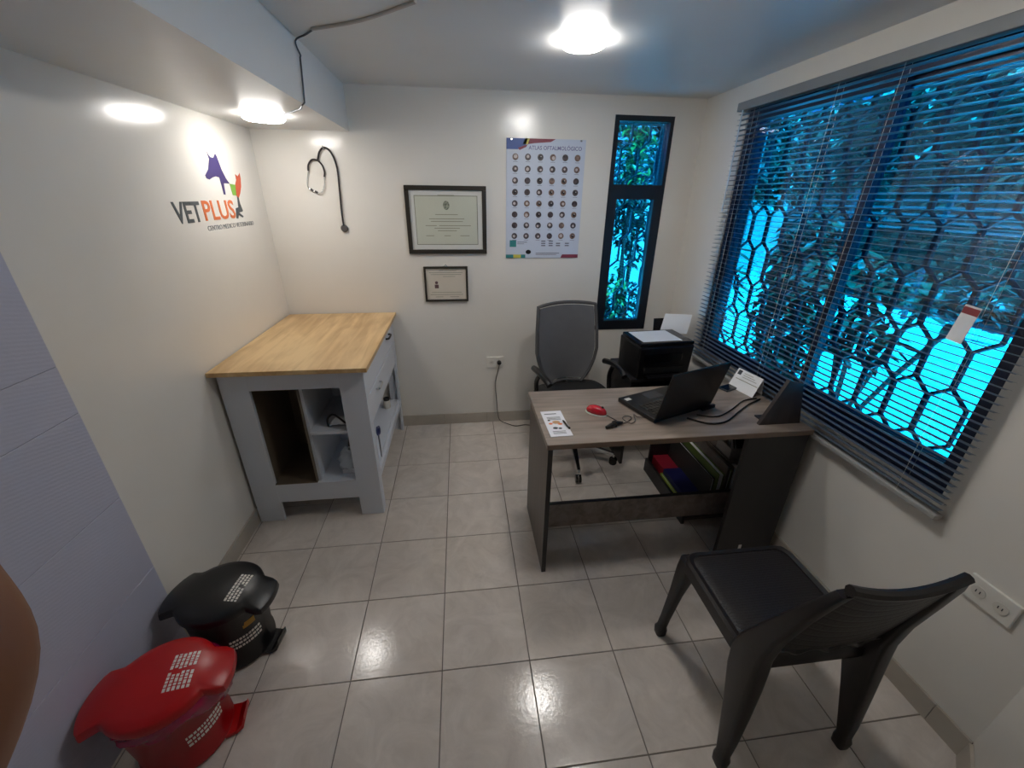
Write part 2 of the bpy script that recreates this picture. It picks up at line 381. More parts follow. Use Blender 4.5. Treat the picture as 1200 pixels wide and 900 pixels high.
sash(fx0 + .012, -.745, WY1 - .035)
sash(fx0 + .045, WY0 + .035, -.695)

# honeycomb security grilles outside
def zig(us, z0, z1, flip, shift, stair=False):
    # rod: vertical .135, diagonal .05 up with a side step of .061
    pts = []; z = z0 - shift; side = 0; u = us; pts.append((u, z))
    while z < z1:
        z += .135; pts.append((u, z)); u += .061 if stair else (.061 if (side == 0) != flip else -.061); side ^= 1; z += .05; pts.append((u, z))
    out = []
    for (a, b_), (c, d) in zip(pts, pts[1:]):
        if d <= z0 or b_ >= z1: continue
        if b_ < z0: t = (z0 - b_) / (d - b_); a, b_ = a + (c - a) * t, z0
        if d > z1: t = (z1 - b_) / (d - b_); c, d = a + (c - a) * t, z1
        if not out: out.append((a, b_))
        out.append((c, d))
    return out
def grille(name, axis, pos, u0, u1, z0, z1, phase, shift, m, label, stair=False):
    t = thing(name, (0, 0, 0), label=label, cat='security grille')
    k = 0; u = u0 + phase - (.61 if stair else 0)
    mk = (lambda uu, z: (pos, uu, z)) if axis == 'y' else (lambda uu, z: (uu, pos, z))
    while u <= u1:
        for fl in ((False,) if stair else (False, True)):
            q = zig(u + (.0035 if fl == False else -.0035), z0, z1, fl, shift, stair)
            q = [(a, z) for a, z in q if u0 < a < u1]
            if len(q) < 2: continue
            MB().tube([mk(*a) for a in q], (.0085 if not stair else .0075), 6).build('bar', m, t)
        u += .122; k += 1
    for zz in (z0, z1): MB().tube([mk(u0, zz), mk(u1, zz)], .008, 6).build('rail', m, t)
    for uu in (u0, u1): MB().tube([mk(uu, z0), mk(uu, z1)], .008, 6).build('side_bar', m, t)
M_grdark = mat('grille_paint', srgb(60, 66, 74), .45, var=.1)
M_grpale = mat('white_grille_paint', srgb(214, 216, 214), .45, var=.05)
grille('security_grille', 'y', XR + .115, WY0 + .01, WY1 - .01, WZ0 + .02, WZ1 - .02, .172, .10, M_grdark, 'honeycomb bar grille outside the wide window on the right')
grille('security_grille', 'x', YB + .118, NX0 + .01, NX1 - .01, NZ0 + .02, NZ1 - .02, .075, .11, M_grpale, 'pale bar grille outside the tall narrow window', True)

# narrow window
w2 = thing('window_2', (0, YB + .03, 0), kind='structure', label='tall narrow window with black frame, fixed light above a casement')
ym = 1.665; y0w = YB - .004
def B2(name, m, x0, x1, ya, yb, z0, z1, par): return MB().box(x0, x1, ya - YB - .03, yb - YB - .03, z0, z1).build(name, m, par)
for bb in ((NX0 - .012, NX1 + .01, NZ1 - .022, NZ1 + .008), (NX0 - .012, NX0 + .016, NZ0, NZ1 - .022), (NX1 - .012, NX1 + .01, NZ0, NZ1 - .022), (NX0 - .012, NX1 + .01, NZ0 - .014, NZ0 + .01)):
    B2('window_frame', M_alu, bb[0], bb[1], y0w, YB + .07, bb[2], bb[3], w2)
B2('transom', M_alu, NX0 + .016, NX1 - .012, YB - .002, YB + .06, 1.645, 1.69, w2)
b = MB()
for bb in ((NX0 + .016, NX0 + .05, NZ0 + .01, 1.645), (NX1 - .052, NX1 - .012, NZ0 + .01, 1.645), (NX0 + .05, NX1 - .052, NZ0 + .01, NZ0 + .055), (NX0 + .05, NX1 - .052, 1.605, 1.645)):
    b.box(bb[0], bb[1], -.026 - .008, .02, bb[2], bb[3])
so = b.build('casement', M_alu, w2)
MB().box(NX0 + .05, NX1 - .052, 0, .004, NZ0 + .055, 1.605).build('pane', M_glass2, so)
MB().box(NX0 + .016, NX1 - .012, 0, .004, 1.69, NZ1 - .022).build('pane', M_glass2, w2)

# ------------------------------------------------------------------ venetian blind
bl = thing('venetian_blind', (XR - .024, 0, 0), label='wide grey venetian blind covering the right-hand window', cat='blind')
BY0, BY1 = -1.435, .115
box('headrail', mat('headrail_enamel', srgb(120, 124, 128), .4, var=.02), (-.024, .022, BY0, BY1, 2.03, 2.07), bl, bevel=.003)
MB().box(-.016, .016, BY0, BY1, .672, .690).build('bottom_rail', mat('rail_enamel', srgb(160, 160, 158), .4, var=.02), bl, bevel=.003)
N = 56; zlo, zhi = .706, 2.015
tilt = math.radians(8); hw = .0125
prof = []
for k in range(4):
    s = -hw + 2 * hw * k / 3; prof.append((s * math.cos(tilt), -s * math.sin(tilt) + .0016 * (1 - (s / hw) ** 2)))
sl = MB().sheet([[(x, BY0 + .004, z) for x, z in prof], [(x, BY1 - .004, z) for x, z in prof]], .0005)
so = sl.build('slat', M_slat, bl); so.location = (0, 0, zlo)
for k in range(1, N):
    c = copy(so, bl); c.location = (0, random.uniform(-.0015, .0015), zlo + (zhi - zlo) * k / (N - 1))
for yy in (-1.30, -.78, -.52, -.02):
    b = MB()
    for dx in (-.0125, .0125): b.tube([(dx, yy, .69), (dx, yy, 2.03)], .0007, 4)
    b.build('ladder_cord', M_white_plastic, bl)
MB().tube([(-.028, .055, 2.03), (-.029, .055, 1.55)], .0035, 6).build('tilt_wand', mat('clear_wand', srgb(190, 205, 215), .15, var=.02), bl, smooth=True)
# tag hanging on the blind
tg = thing('hang_tag', (XR - .050, -1.275, 1.28), label='white paper tag with a red header stuck on the blind near the photo edge', cat='tag')
rotm = Matrix.Rotation(.10, 4, 'X')
MB().box(-.001, .001, -.022, .022, -.055, .055).xf(rotm).build('tag_paper', M_paper, tg)
MB().box(-.0016, -.001, -.0215, .0215, .030, .050).xf(rotm).build('tag_header', mat('tag_red', srgb(140, 60, 62), .6, var=.05), tg)

# ------------------------------------------------------------------ outdoors
M_conc = mat('sunlit_concrete', srgb(196, 196, 190), .85, var=.08, scale=2, bump=.2, bscale=30)
box('ground', M_conc, (-3, 12, -6, 14, -.3, -.12), kind='structure')
gw = MB().box(.2, 5.15, 4.0, 4.15, -.12, 1.75).build('garden_wall', mat('whitewash', srgb(224, 224, 218), .8, var=.04, scale=2), label='low white garden wall in full sun behind the plants', cat='wall')
# slatted pale fence
fn = thing('slat_fence', (7.2, 3.4, 0), label='pale horizontal slat fence across the yard seen through the blind', cat='fence')
M_fence = mat('pale_fence', srgb(112, 116, 118), .6, var=.05)
for k in range(6): box('slat', M_fence, (-.01, .01, -3.2, 3.2, 1.22 + k * .10, 1.255 + k * .10), fn)
for yy in (-3.2, -1.6, 0, 1.6, 3.2): box('post', M_grdark, (.012, .06, yy - .03, yy + .03, -.12, 1.80), fn)

def leaves(n, boxf, size, hang=.4, wide=.38):
    b = MB()
    for k in range(n):
        c = Vector(boxf()); L = size * random.uniform(.7, 1.3); W = L * wide
        a = random.uniform(0, 2 * PI); el = random.uniform(-1.3, .6) * hang - .3
        t = Vector((math.cos(a) * math.cos(el), math.sin(a) * math.cos(el), math.sin(el)))
        s = t.cross(Vector((random.uniform(-.4, .4), random.uniform(-.4, .4), 1))).normalized(); u = s.cross(t)
        b.add([c, c + t * L * .35 + s * W / 2, c + t * L * .35 - u * W * .12, c + t * L * .35 - s * W / 2, c + t * L * .75 + s * W * .3, c + t * L * .75 - s * W * .3, c + t * L - u * L * .08],
              [(0, 1, 2), (0, 2, 3), (1, 4, 2), (2, 4, 5), (2, 5, 3), (4, 6, 5)])
    return b
def ell(cx, cy, cz, rx, ry, rz, shell=False):
    def f():
        while True:
            p = [random.uniform(-1, 1) for _ in range(3)]; q = sum(c * c for c in p)
            if q < 1 and (not shell or q > .45): return (cx + p[0] * rx, cy + p[1] * ry, cz + p[2] * rz)
    return f
M_bark = mat('bark', srgb(70, 58, 46), .8, var=.2, scale=12)
def plant(name, label, cat, base, clusters, size, m, group=None, wide=.38):
    t = thing(name, base, label=label, cat=cat, group=group)
    b = MB(); fo = MB()
    for (cx, cy, cz, rx, ry, rz, n) in clusters:
        lf = leaves(n, ell(cx - base[0], cy - base[1], cz - base[2], rx, ry, rz), size, wide=wide); fo.add(lf.v, lf.f)
        b.tube(smoothpath([(0, 0, 0), ((cx - base[0]) * .3, (cy - base[1]) * .3, (cz - base[2]) * .5), (cx - base[0], cy - base[1], cz - base[2])], 4), .012 + .006 * rz, 6)
    b.build('stem', M_bark, t); fo.build('foliage', m, t, kind='stuff')
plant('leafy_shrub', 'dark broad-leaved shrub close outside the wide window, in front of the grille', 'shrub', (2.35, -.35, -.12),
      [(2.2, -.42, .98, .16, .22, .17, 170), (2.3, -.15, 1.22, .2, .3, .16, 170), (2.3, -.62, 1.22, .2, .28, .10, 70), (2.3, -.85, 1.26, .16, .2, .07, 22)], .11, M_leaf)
hd = thing('hedge', (8.2, 2, -.12), label='tall dark hedge closing the yard beyond the slat fence', cat='hedge')
box('hedge_core', mat('hedge_core', srgb(58, 84, 74), .9, var=.2), (.25, .9, -6.0, 9.4, 0, 3.6), hd)
def hp(): return (random.uniform(-.05, .35), random.uniform(-6.1, 9.5), random.uniform(0, 3.9))
leaves(7500, hp, .30).build('foliage', leaf_mat('hedge_leaf', srgb(70, 104, 92), srgb(104, 140, 118)), hd, kind='stuff')
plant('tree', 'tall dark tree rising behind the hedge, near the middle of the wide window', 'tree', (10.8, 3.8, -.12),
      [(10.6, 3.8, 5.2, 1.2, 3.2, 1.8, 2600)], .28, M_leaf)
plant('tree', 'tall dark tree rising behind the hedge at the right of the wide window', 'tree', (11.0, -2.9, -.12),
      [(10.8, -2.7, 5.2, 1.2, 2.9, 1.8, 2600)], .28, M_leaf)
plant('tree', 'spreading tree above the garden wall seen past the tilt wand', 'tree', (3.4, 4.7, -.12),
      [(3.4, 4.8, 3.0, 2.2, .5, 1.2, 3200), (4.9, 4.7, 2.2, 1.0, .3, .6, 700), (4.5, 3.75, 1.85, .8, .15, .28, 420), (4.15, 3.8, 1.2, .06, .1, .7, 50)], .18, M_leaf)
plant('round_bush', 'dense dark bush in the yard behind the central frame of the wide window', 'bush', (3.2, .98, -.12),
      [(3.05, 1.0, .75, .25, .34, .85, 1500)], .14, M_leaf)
plant('banana_plant', 'broad-leaved plant leaning before the sunlit garden wall', 'plant', (3.2, 2.9, -.12),
      [(3.75, 2.9, .6, .10, .12, .7, 46), (3.3, 3.0, -.02, .3, .3, .1, 40)], .3, M_leaf, wide=.25)
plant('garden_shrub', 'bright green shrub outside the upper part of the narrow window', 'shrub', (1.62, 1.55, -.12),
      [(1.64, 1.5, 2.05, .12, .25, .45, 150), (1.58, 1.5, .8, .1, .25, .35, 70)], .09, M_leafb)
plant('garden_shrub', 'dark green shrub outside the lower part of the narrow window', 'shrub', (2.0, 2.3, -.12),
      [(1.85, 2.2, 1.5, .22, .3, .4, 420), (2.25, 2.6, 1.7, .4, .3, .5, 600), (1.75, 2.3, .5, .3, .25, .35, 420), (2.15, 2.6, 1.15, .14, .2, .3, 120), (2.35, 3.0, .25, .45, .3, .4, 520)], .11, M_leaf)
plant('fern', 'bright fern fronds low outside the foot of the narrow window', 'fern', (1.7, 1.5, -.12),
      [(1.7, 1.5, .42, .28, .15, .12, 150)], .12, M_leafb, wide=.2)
bn = thing('garden_bench', (1.62, 1.12, -.12), label='blue-grey garden block bench low outside the narrow window', cat='bench')
M_bn = mat('bench_blue', srgb(90, 110, 124), .6, var=.06)
box('seat', M_bn, (-.24, .40, -.15, .15, .50, .58), bn, bevel=.004)
for sx in (-.20, .28): box('leg', M_bn, (sx, sx + .08, -.13, .13, 0, .50), bn)
hs = thing('neighbour_house', (4.3, 8.0, 0), label='pale neighbouring house with louvred wall far behind the narrow window', cat='house')
box('wall', mat('house_wall', srgb(150, 165, 172), .8, var=.04), (-2.2, 2.5, 0, .3, -.12, 4.2), hs)
for k in range(16): box('louvre', mat('house_louvre', srgb(200, 208, 210), .6, var=.04), (-1.6, .8, -.06, -.0, 1.9 + k * .13, 1.95 + k * .13), hs)

# ------------------------------------------------------------------ wall logo (flat vinyl on left wall)
lg = thing('wall_logo', (XL + .0008, 0, 0), label='vinyl clinic logo with lettering and animal figures on the left wall', cat='logo')
def onwall(b, y, z, sx=1): # text local x -> +y, local y -> z, z->x
    b.v = [(v[2], y + v[0] * sx, z + v[1]) for v in b.v]; return b
M_lgrey = mat('logo_grey', srgb(74, 80, 84), .5, var=.03); M_lor = mat('logo_orange', srgb(228, 120, 66), .5, var=.03); M_lgreen = mat('logo_green', srgb(128, 178, 70), .5, var=.03); M_lpur = mat('logo_purple', srgb(66, 54, 110), .5, var=.03)
M_lred = mat('logo_red', srgb(206, 84, 50), .5, var=.03)
def fit(b, y0, y1, z0, z1):
    ys = [v[1] for v in b.v]; zz = [v[2] for v in b.v]; a, c = min(ys), max(ys); d, e = min(zz), max(zz)
    b.v = [(v[0], y0 + (v[1] - a) / (c - a) * (y1 - y0), z0 + (v[2] - d) / (e - d) * (z1 - z0)) for v in b.v]; return b
fit(onwall(text_mesh('VET', .1, bold=.002), 0, 0), -.352, -.158, 1.492, 1.576).build('lettering', M_lgrey, lg, label='dark grey letters VET')
fit(onwall(text_mesh('PLUS', .1, bold=.0015), 0, 0), -.138, .145, 1.494, 1.580).build('lettering', M_lor, lg, label='orange letters PLUS')
fit(onwall(text_mesh('CENTRO MEDICO VETERINARIO', .03), 0, 0), -.140, .318, 1.452, 1.473).build('lettering', mat('logo_pale_grey', srgb(128, 130, 132), .5, var=.03), lg, label='thin grey line of small letters')
def poly_logo(px, m, name):
    # points traced in the crop frame (900 px = 120 px of the photo), put on the wall plane
    b = MB(); b.prism(px, lambda y, z: (0, y, z), lambda y, z: (.0008, y, z)); return b.build(name, m, lg)
def LW(u, v):     # photo pixel -> (y, z) on the left wall plane, used once to trace the flat logo
    k = r2 * (u - 600) - u2 * (v - 450) + f_ * 478.6; s = (XL - .1279) / k.x; return (-2.2831 + k.y * s, 1.6075 + k.z * s)
def tr(pts): return [LW(190 + x / 7.5, 160 + y / 7.5) for x, y in pts]
poly_logo(tr([(388, 130), (404, 160), (424, 182), (448, 186), (462, 150), (478, 175), (492, 215), (520, 290), (560, 370), (592, 415), (566, 412), (540, 412), (556, 512), (540, 508), (520, 430), (500, 360), (470, 350), (440, 360), (415, 378), (388, 368), (376, 340), (402, 290), (410, 200)]), M_lpur, 'dog_figure')
poly_logo(tr([(592, 415), (640, 424), (650, 520), (620, 515), (606, 470)]), M_lgreen, 'green_patch')
poly_logo(tr([(640, 424), (650, 380), (640, 330), (662, 352), (678, 320), (688, 370), (692, 440), (684, 500), (672, 540), (652, 520)]), M_lred, 'cat_figure')
poly_logo(tr([(656, 522), (672, 540), (684, 590), (708, 650), (704, 660), (676, 668), (714, 700), (708, 712), (672, 690), (668, 722), (652, 718), (645, 630), (668, 622)]), M_lgrey, 'cat_tail')

# ------------------------------------------------------------------ things on the back wall
def BX(x, z, y=YB): return (x, y, z)
# big diploma
def frame(name, x0, x1, z0, z1, bw, label, mats, tiltx=0):
    t = thing(name, ((x0 + x1) / 2, YB, z0), label=label, cat='framed certificate')
    cx = (x0 + x1) / 2; hw_ = (x1 - x0) / 2; H = z1 - z0
    b = MB(); b.box(-hw_, hw_, -.018, 0, 0, bw).box(-hw_, hw_, -.018, 0, H - bw, H).box(-hw_, -hw_ + bw, -.018, 0, bw, H - bw).box(hw_ - bw, hw_, -.018, 0, bw, H - bw)
    b.build('frame', M_frame, t, bevel=.002)
    return t, hw_, H
M_frame = mat('dark_wood_frame', srgb(44, 40, 34), .4, var=.15, scale=12)
t, hw_, H = frame('framed_diploma', -.197, .302, 1.270, 1.669, .026, 'larger framed diploma with white mount hanging on the back wall', None)
MB().box(-hw_ + .02, hw_ - .02, -.008, -.002, .02, H - .02).build('mount', mat('mount_board', srgb(206, 206, 200), .7, var=.01), t)
MB().box(-hw_ + .055, hw_ - .055, -.0088, -.008, .055, H - .055).build('certificate', mat('diploma_border', srgb(120, 122, 104), .6, var=.03), t)
MB().box(-hw_ + .059, hw_ - .059, -.0096, -.0088, .059, H - .059).build('certificate', mat('diploma_paper', srgb(194, 196, 180), .6, var=.02), t)
b = MB()
for (c, wd, zz) in ((0, .10, .345), (0, .14, .235), (-.06, .1, .21), (.05, .12, .21), (0, .20, .195), (-.10, .07, .17), (.05, .20, .17), (0, .16, .155), (0, .12, .14), (-.11, .05, .11), (.11, .06, .11), (0, .04, .11)):
    b.box(c - wd / 2, c + wd / 2, -.0101, -.0096, zz - .002, zz + .002)
b.build('print', M_softink, t)
b = MB(); b.lathe([(.020, 0), (.020, .0004)], 20).lathe([(.013, 0), (.013, .0008)], 16)
b.v = [(v[0], -.0098 - v[2], .288 + v[1] * 1.3) for v in b.v]; b.build('crest', mat('crest_ink', srgb(70, 76, 66), .6, col2=srgb(170, 172, 150), scale=90), t)
t, hw_, H = frame('framed_certificate', -.116, .172, .959, 1.189, .013, 'small framed certificate with a tiny portrait, below the larger diploma', None)
MB().box(-hw_ + .01, hw_ - .01, -.008, -.002, .01, H - .01).build('certificate', mat('cert_paper', srgb(206, 198, 184), .6, var=.03), t)
b = MB()
for (c, wd, zz) in ((-.03, .03, .204), (.03, .08, .204), (0, .22, .19), (0, .20, .178), (.02, .08, .165), (0, .2, .06), (0, .22, .045), (-.05, .05, .03), (.05, .06, .03)):
    b.box(c - wd / 2, c + wd / 2, -.0086, -.008, zz - .0015, zz + .0015)
b.build('print', M_softink, t)
b = MB(); b.lathe([(.010, 0), (.010, .0005)], 14); b.v = [(v[0] - .065, -.0088 - v[2], .125 + v[1]) for v in b.v]; b.box(-.078, -.052, -.0092, -.0086, .088, .112); b.build('portrait', mat('portrait_ink', srgb(96, 70, 74), .6, var=.2, scale=60), t)
MB().tube([(-.012, -.004, H), (0, -.004, H + .012), (.012, -.004, H)], .002, 6).build('hanger', M_chrome, t)

# eye atlas poster
ps = thing('eye_atlas_poster', (.428, YB, 1.2406), label='white eye-disease chart with rows of round pictures on the back wall', cat='poster')
PWd, PH = .489, .690
MB().box(0, PWd, -.006, 0, 0, PH).build('board', mat('poster_white', srgb(196, 204, 218), .45, var=.015), ps)
def pprint(poly, name, m, k=0):
    MB().prism(poly, lambda x, z: (x, -.0066 - k * .0004, z), lambda x, z: (x, -.006 - k * .0004, z)).build(name, m, ps)
M_pblue = mat('print_blue', srgb(70, 96, 158), .5, var=.05); M_pmar = mat('print_maroon', srgb(130, 52, 70), .5, var=.05); M_pyel = mat('print_yellow', srgb(200, 190, 80), .5, var=.05); M_pteal = mat('print_teal', srgb(50, 130, 130), .5, var=.05)
pprint([(0, PH), (.13, PH), (.11, PH - .045), (.07, PH - .058), (0, PH - .058)], 'corner_print', M_pblue)
pprint([(.14, PH), (.30, PH), (.27, PH - .016), (.17, PH - .024), (.13, PH - .03)], 'corner_print', M_pmar)
pprint([(.115, PH), (.142, PH), (.13, PH - .03), (.10, PH - .03)], 'corner_print', M_pyel)
pprint([(.07, PH - .05), (.13, PH - .03), (.12, PH - .045), (.08, PH - .062)], 'corner_print', M_pmar, 1)
def bw(txt, size, x, z, name, m, par, x1=None, bold=0):
    b = text_mesh(txt, size, bold=bold, ext=.0002)
    b.v = [(v[0], -.0068 + v[2] * 1, v[1]) for v in b.v]
    xs = [v[0] for v in b.v]; s = (x1 - x) / (max(xs) - min(xs)) if x1 else 1
    b.v = [(x + (v[0] - min(xs)) * s, v[1], z + v[2]) for v in b.v]; return b.build(name, m, par)
bw('ATLAS OFTALMOLÓGICO', .03, .135, PH - .058, 'title_lettering', mat('title_ink', srgb(110, 104, 150), .5, var=.03), ps, x1=.465, bold=.0004)
M_eye = mat('eye_print_dark', srgb(38, 34, 44), .4, col2=srgb(96, 82, 84), scale=60); M_eye2 = mat('eye_print_brown', srgb(84, 62, 58), .4, col2=srgb(140, 116, 104), scale=70); M_pupil = mat('eye_print_light', srgb(188, 178, 176), .4, var=.2, scale=60); M_pup2 = mat('eye_print_black', srgb(20, 20, 26), .3, var=.1)
dark = MB(); brown = MB(); lite = MB(); blk = MB(); cap = MB()
for r in range(8):
    for c in range(6):
        x = .055 + c * .0775; z = PH - .098 - r * .0648
        tgt = dark if random.random() < .6 else brown
        def disc(bm_, r_, dx, dz, k):
            a = MB().lathe([(r_, 0), (r_, .0004)], 16); bm_.add([(x + v[0] + dx, -.0062 - .0004 * k - v[2], z + v[1] + dz) for v in a.v], a.f)
        disc(tgt, .0185, 0, 0, 0)
        q = random.random()
        if q < .45: disc(lite, random.uniform(.006, .011), random.uniform(-.004, .004), random.uniform(-.004, .004), 1)
        elif q < .75: disc(blk, .009, random.uniform(-.003, .003), 0, 1); disc(lite, .0035, .003, .004, 2)
        cap.box(x - .014, x + .014, -.0065, -.006, z - .0265, z - .0245)
dark.build('eye_pictures', M_eye, ps, kind='stuff'); brown.build('eye_pictures', M_eye2, ps, kind='stuff'); lite.build('eye_highlights', M_pupil, ps, kind='stuff'); blk.build('eye_pupils', M_pup2, ps, kind='stuff')
for k, xx in enumerate((.235, .285, .335, .395)):
    for q in range(3 if k < 2 else 2): cap.box(xx, xx + .028, -.0065, -.006, .075 + q * .014, .082 + q * .014)
cap.box(.075, .14, -.0065, -.006, .098, .102); cap.box(.075, .12, -.0065, -.006, .088, .091); cap.box(.20, .36, -.0065, -.006, .028, .032); cap.box(.20, .34, -.0065, -.006, .020, .023)
cap.build('small_print', mat('small_print_ink', srgb(104, 106, 120), .6, var=.05), ps)
pprint([(.025, .07), (.068, .07), (.068, .112), (.025, .112)], 'emblem', M_pteal)
pprint([(.150 + .018 * math.cos(a * PI / 8), .038 + .014 * math.sin(a * PI / 8)) for a in range(16)], 'emblem', M_pup2)
for a_, b_, m in ((0, .05, M_pteal), (.05, .10, M_pyel), (.10, .13, M_pteal), (.37, .42, M_pmar), (.42, .489, M_pmar)): pprint([(a_, 0), (b_, 0), (b_, .022), (a_ if a_ != .37 else .38, .022)], 'bottom_strip', m)
for xx in (.03, PWd - .03):
    b = MB().lathe([(.006, 0), (.006, .002)], 12); b.v = [(xx + v[0], -.007 - v[2], PH - .006 + v[1] * .8) for v in b.v]
    b.build('screw', M_chrome, ps)

# stethoscope
st = thing('stethoscope', (0, YB, 0), label='black stethoscope hanging from a small hook on the back wall', cat='stethoscope')
yo = -.014
tubeM = mat('black_rubber', srgb(40, 34, 36), .45, var=.1)
hookp = (-.626, 1.858)
MB().tube([(hookp[0], 0, hookp[1] - .012), (hookp[0], -.022, hookp[1] - .012), (hookp[0], -.024, hookp[1] + .006)], .003, 6).build('hook', M_chrome, st)
MB().tube(smoothpath([(-.578, yo, 1.436), (-.578, yo, 1.52), (-.570, yo, 1.66), (-.568, yo, 1.76), (-.588, yo, 1.83), (-.622, yo, 1.855), (-.652, yo, 1.832), (-.668, yo, 1.79)], 6), .0052, 8).build('tube', tubeM, st, smooth=True)
MB().tube(smoothpath([(-.668, yo, 1.79), (-.700, yo, 1.792), (-.725, yo, 1.765), (-.731, yo, 1.735)], 5), .0050, 8).build('tube', tubeM, st, smooth=True)
MB().tube(smoothpath([(-.668, yo, 1.79), (-.648, yo, 1.765), (-.641, yo, 1.73), (-.647, yo, 1.705)], 5), .0050, 8).build('tube', tubeM, st, smooth=True)
MB().tube(smoothpath([(-.731, yo, 1.735), (-.745, yo, 1.69), (-.750, yo, 1.655), (-.738, yo, 1.638), (-.716, yo, 1.628)], 5), .0026, 8).build('ear_tube', M_chrome, st, smooth=True)
MB().tube(smoothpath([(-.647, yo, 1.705), (-.654, yo, 1.66), (-.675, yo, 1.622), (-.698, yo, 1.620)], 5), .0026, 8).build('ear_tube', M_chrome, st, smooth=True)
MB().tube([(-.735, yo, 1.640), (-.722, yo, 1.630)], .006, 8).build('ear_tip', tubeM, st, smooth=True)
MB().tube([(-.712, yo, 1.628), (-.698, yo, 1.620)], .006, 8).build('ear_tip', tubeM, st, smooth=True)
b = MB().lathe([(.012, 0), (.021, .004), (.022, .010), (.018, .014)], 24); b.v = [(-.576 + v[0], -.002 - v[2], 1.422 + v[1]) for v in b.v]
b.build('chest_piece', mat('dull_metal', srgb(120, 116, 112), .3, metal=.8, var=.05), st, smooth=True)

# outlets
def outlet(name, label, M, n=2):
    t = thing(name, (0, 0, 0), label=label, cat='power outlet'); t.matrix_world = M
    box('cover_plate', M_white_plastic, (-.062, .062, -.010, 0, -.042, .042), t, bevel=.003)
    for k in (-1, 1):
        b = MB().lathe([(.018, 0), (.018, .002)], 20); b.v = [(k * .028 + v[0], -.0105 - v[2], v[1]) for v in b.v]
        s = b.build('socket', mat('socket_face', srgb(214, 210, 200), .4, var=.02), t)
        h = MB(); h.box(k * .028 - .006, k * .028 - .004, -.0135, -.0124, -.004, .005).box(k * .028 + .004, k * .028 + .006, -.0135, -.0124, -.004, .005)
        h.build('slot', M_ink, s)
    return t
outlet('power_outlet', 'white double outlet on the back wall with a black plug in it', Matrix.Translation((.353, YB, .50)))
outlet('power_outlet', 'white double outlet on the right wall behind the plastic chair', Matrix.Translation((XR, -1.625, .540)) @ Matrix.Rotation(-PI / 2, 4, 'Z'))
pl = thing('outlet_cable', (.381, YB - .013, .50), label='grey cord with black plug hanging from the back wall outlet to the floor', cat='cord')
b = MB().lathe([(.016, 0), (.016, .018), (.010, .026)], 16); b.v = [(v[0], -v[2], v[1]) for v in b.v]; b.build('plug', M_black_plastic, pl, smooth=True)
cp = smoothpath([(0, -.024, -.01), (-.012, -.03, -.06), (-.03, -.025, -.16), (-.022, -.03, -.30), (-.012, -.03, -.42), (.005, -.04, -.47), (.06, -.06, -.490), (.12, -.09, -.496), (.20, -.08, -.496), (.30, -.12, -.496)], 6)
MB().tube(cp, .0035, 8).build('cord', mat('cord_grey', srgb(92, 88, 84), .5, var=.05), pl, smooth=True)

# ------------------------------------------------------------------ kitchen-style cabinet table (left)
cb = thing('cabinet_table', (-.66, 0, 0), label='white open cabinet table with a light oak top in the back left corner', cat='cabinet')
def cbx(name, m, x0, x1, y0, y1, z0, z1, par=None, **kw): return MB().box(x0 + .66, x1 + .66, y0, y1, z0, z1).build(name, m, par or cb, **kw)
cbx('top', M_oak, -1.005, -.320, -.488, .515, .868, .890, bevel=.002)
FY = -.44; KX = -.350
cbx('leg', M_cabwhite, -.995, -.872, FY, FY + .02, 0, .868, bevel=.0015)
cbx('leg', M_cabwhite, -.468, KX, FY, FY + .02, 0, .868, bevel=.0015)
cbx('top_rail', M_cabwhite, -.872, -.468, FY, FY + .02, .775, .868)
cbx('bottom_rail', M_cabwhite, -.872, -.468, FY, FY + .02, .122, .233)
cbx('leg', M_cabwhite, -.995, -.93, .48, .50, 0, .868); cbx('leg', M_cabwhite, -.42, KX, .48, .50, 0, .868)
cbx('back_panel', M_cabwhite, -.995, -.980, FY + .02, .48, .10, .868)
cbx('bottom_board', M_cabwhite, -.980, KX - .016, FY + .02, .48, .215, .233)
cbx('divider', M_cabwhite, -.662, -.648, FY + .02, .48, .233, .868)
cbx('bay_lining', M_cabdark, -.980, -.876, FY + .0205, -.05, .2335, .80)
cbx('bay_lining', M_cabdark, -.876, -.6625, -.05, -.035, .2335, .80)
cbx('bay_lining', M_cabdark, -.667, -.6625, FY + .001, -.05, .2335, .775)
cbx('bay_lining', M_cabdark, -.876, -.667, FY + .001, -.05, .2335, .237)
cbx('shelf', M_cabwhite, -.648, KX - .016, FY + .006, .48, .520, .535)
cbx('inner_back', M_cabwhite, -.648, -.47, -.02, -.005, .535, .868)
cbx('inner_back', M_cabwhite, -.648, -.47, -.02, -.005, .233, .520)
# right side face (x = KX)
cbx('side_stile', M_cabwhite, KX - .016, KX, FY + .02, -.375, 0, .868, bevel=.001)
cbx('side_stile', M_cabwhite, KX - .016, KX, .455, .48, 0, .868, bevel=.001)
cbx('side_rail', M_cabwhite, KX - .016, KX, -.375, .455, .205, .245)
cbx('side_shelf', M_cabwhite, KX - .20, KX - .0162, -.375, .455, .2335, .262)
d_ = cbx('drawer', M_cabwhite, KX - .016, KX - .002, -.370, .450, .705, .862, bevel=.0015)
d2 = cbx('drawer', M_cabwhite, KX - .016, KX - .002, -.370, .450, .545, .698, bevel=.0015)
for (dd, yy, zz, mm) in ((d_, .26, .80, M_black_plastic), (d2, -.17, .66, M_chrome)):
    MB().tube(smoothpath([(KX + .658, yy - .05, zz), (KX + .676, yy - .04, zz), (KX + .676, yy + .04, zz), (KX + .658, yy + .05, zz)], 4), .006, 8).build('handle', mm, dd, smooth=True)
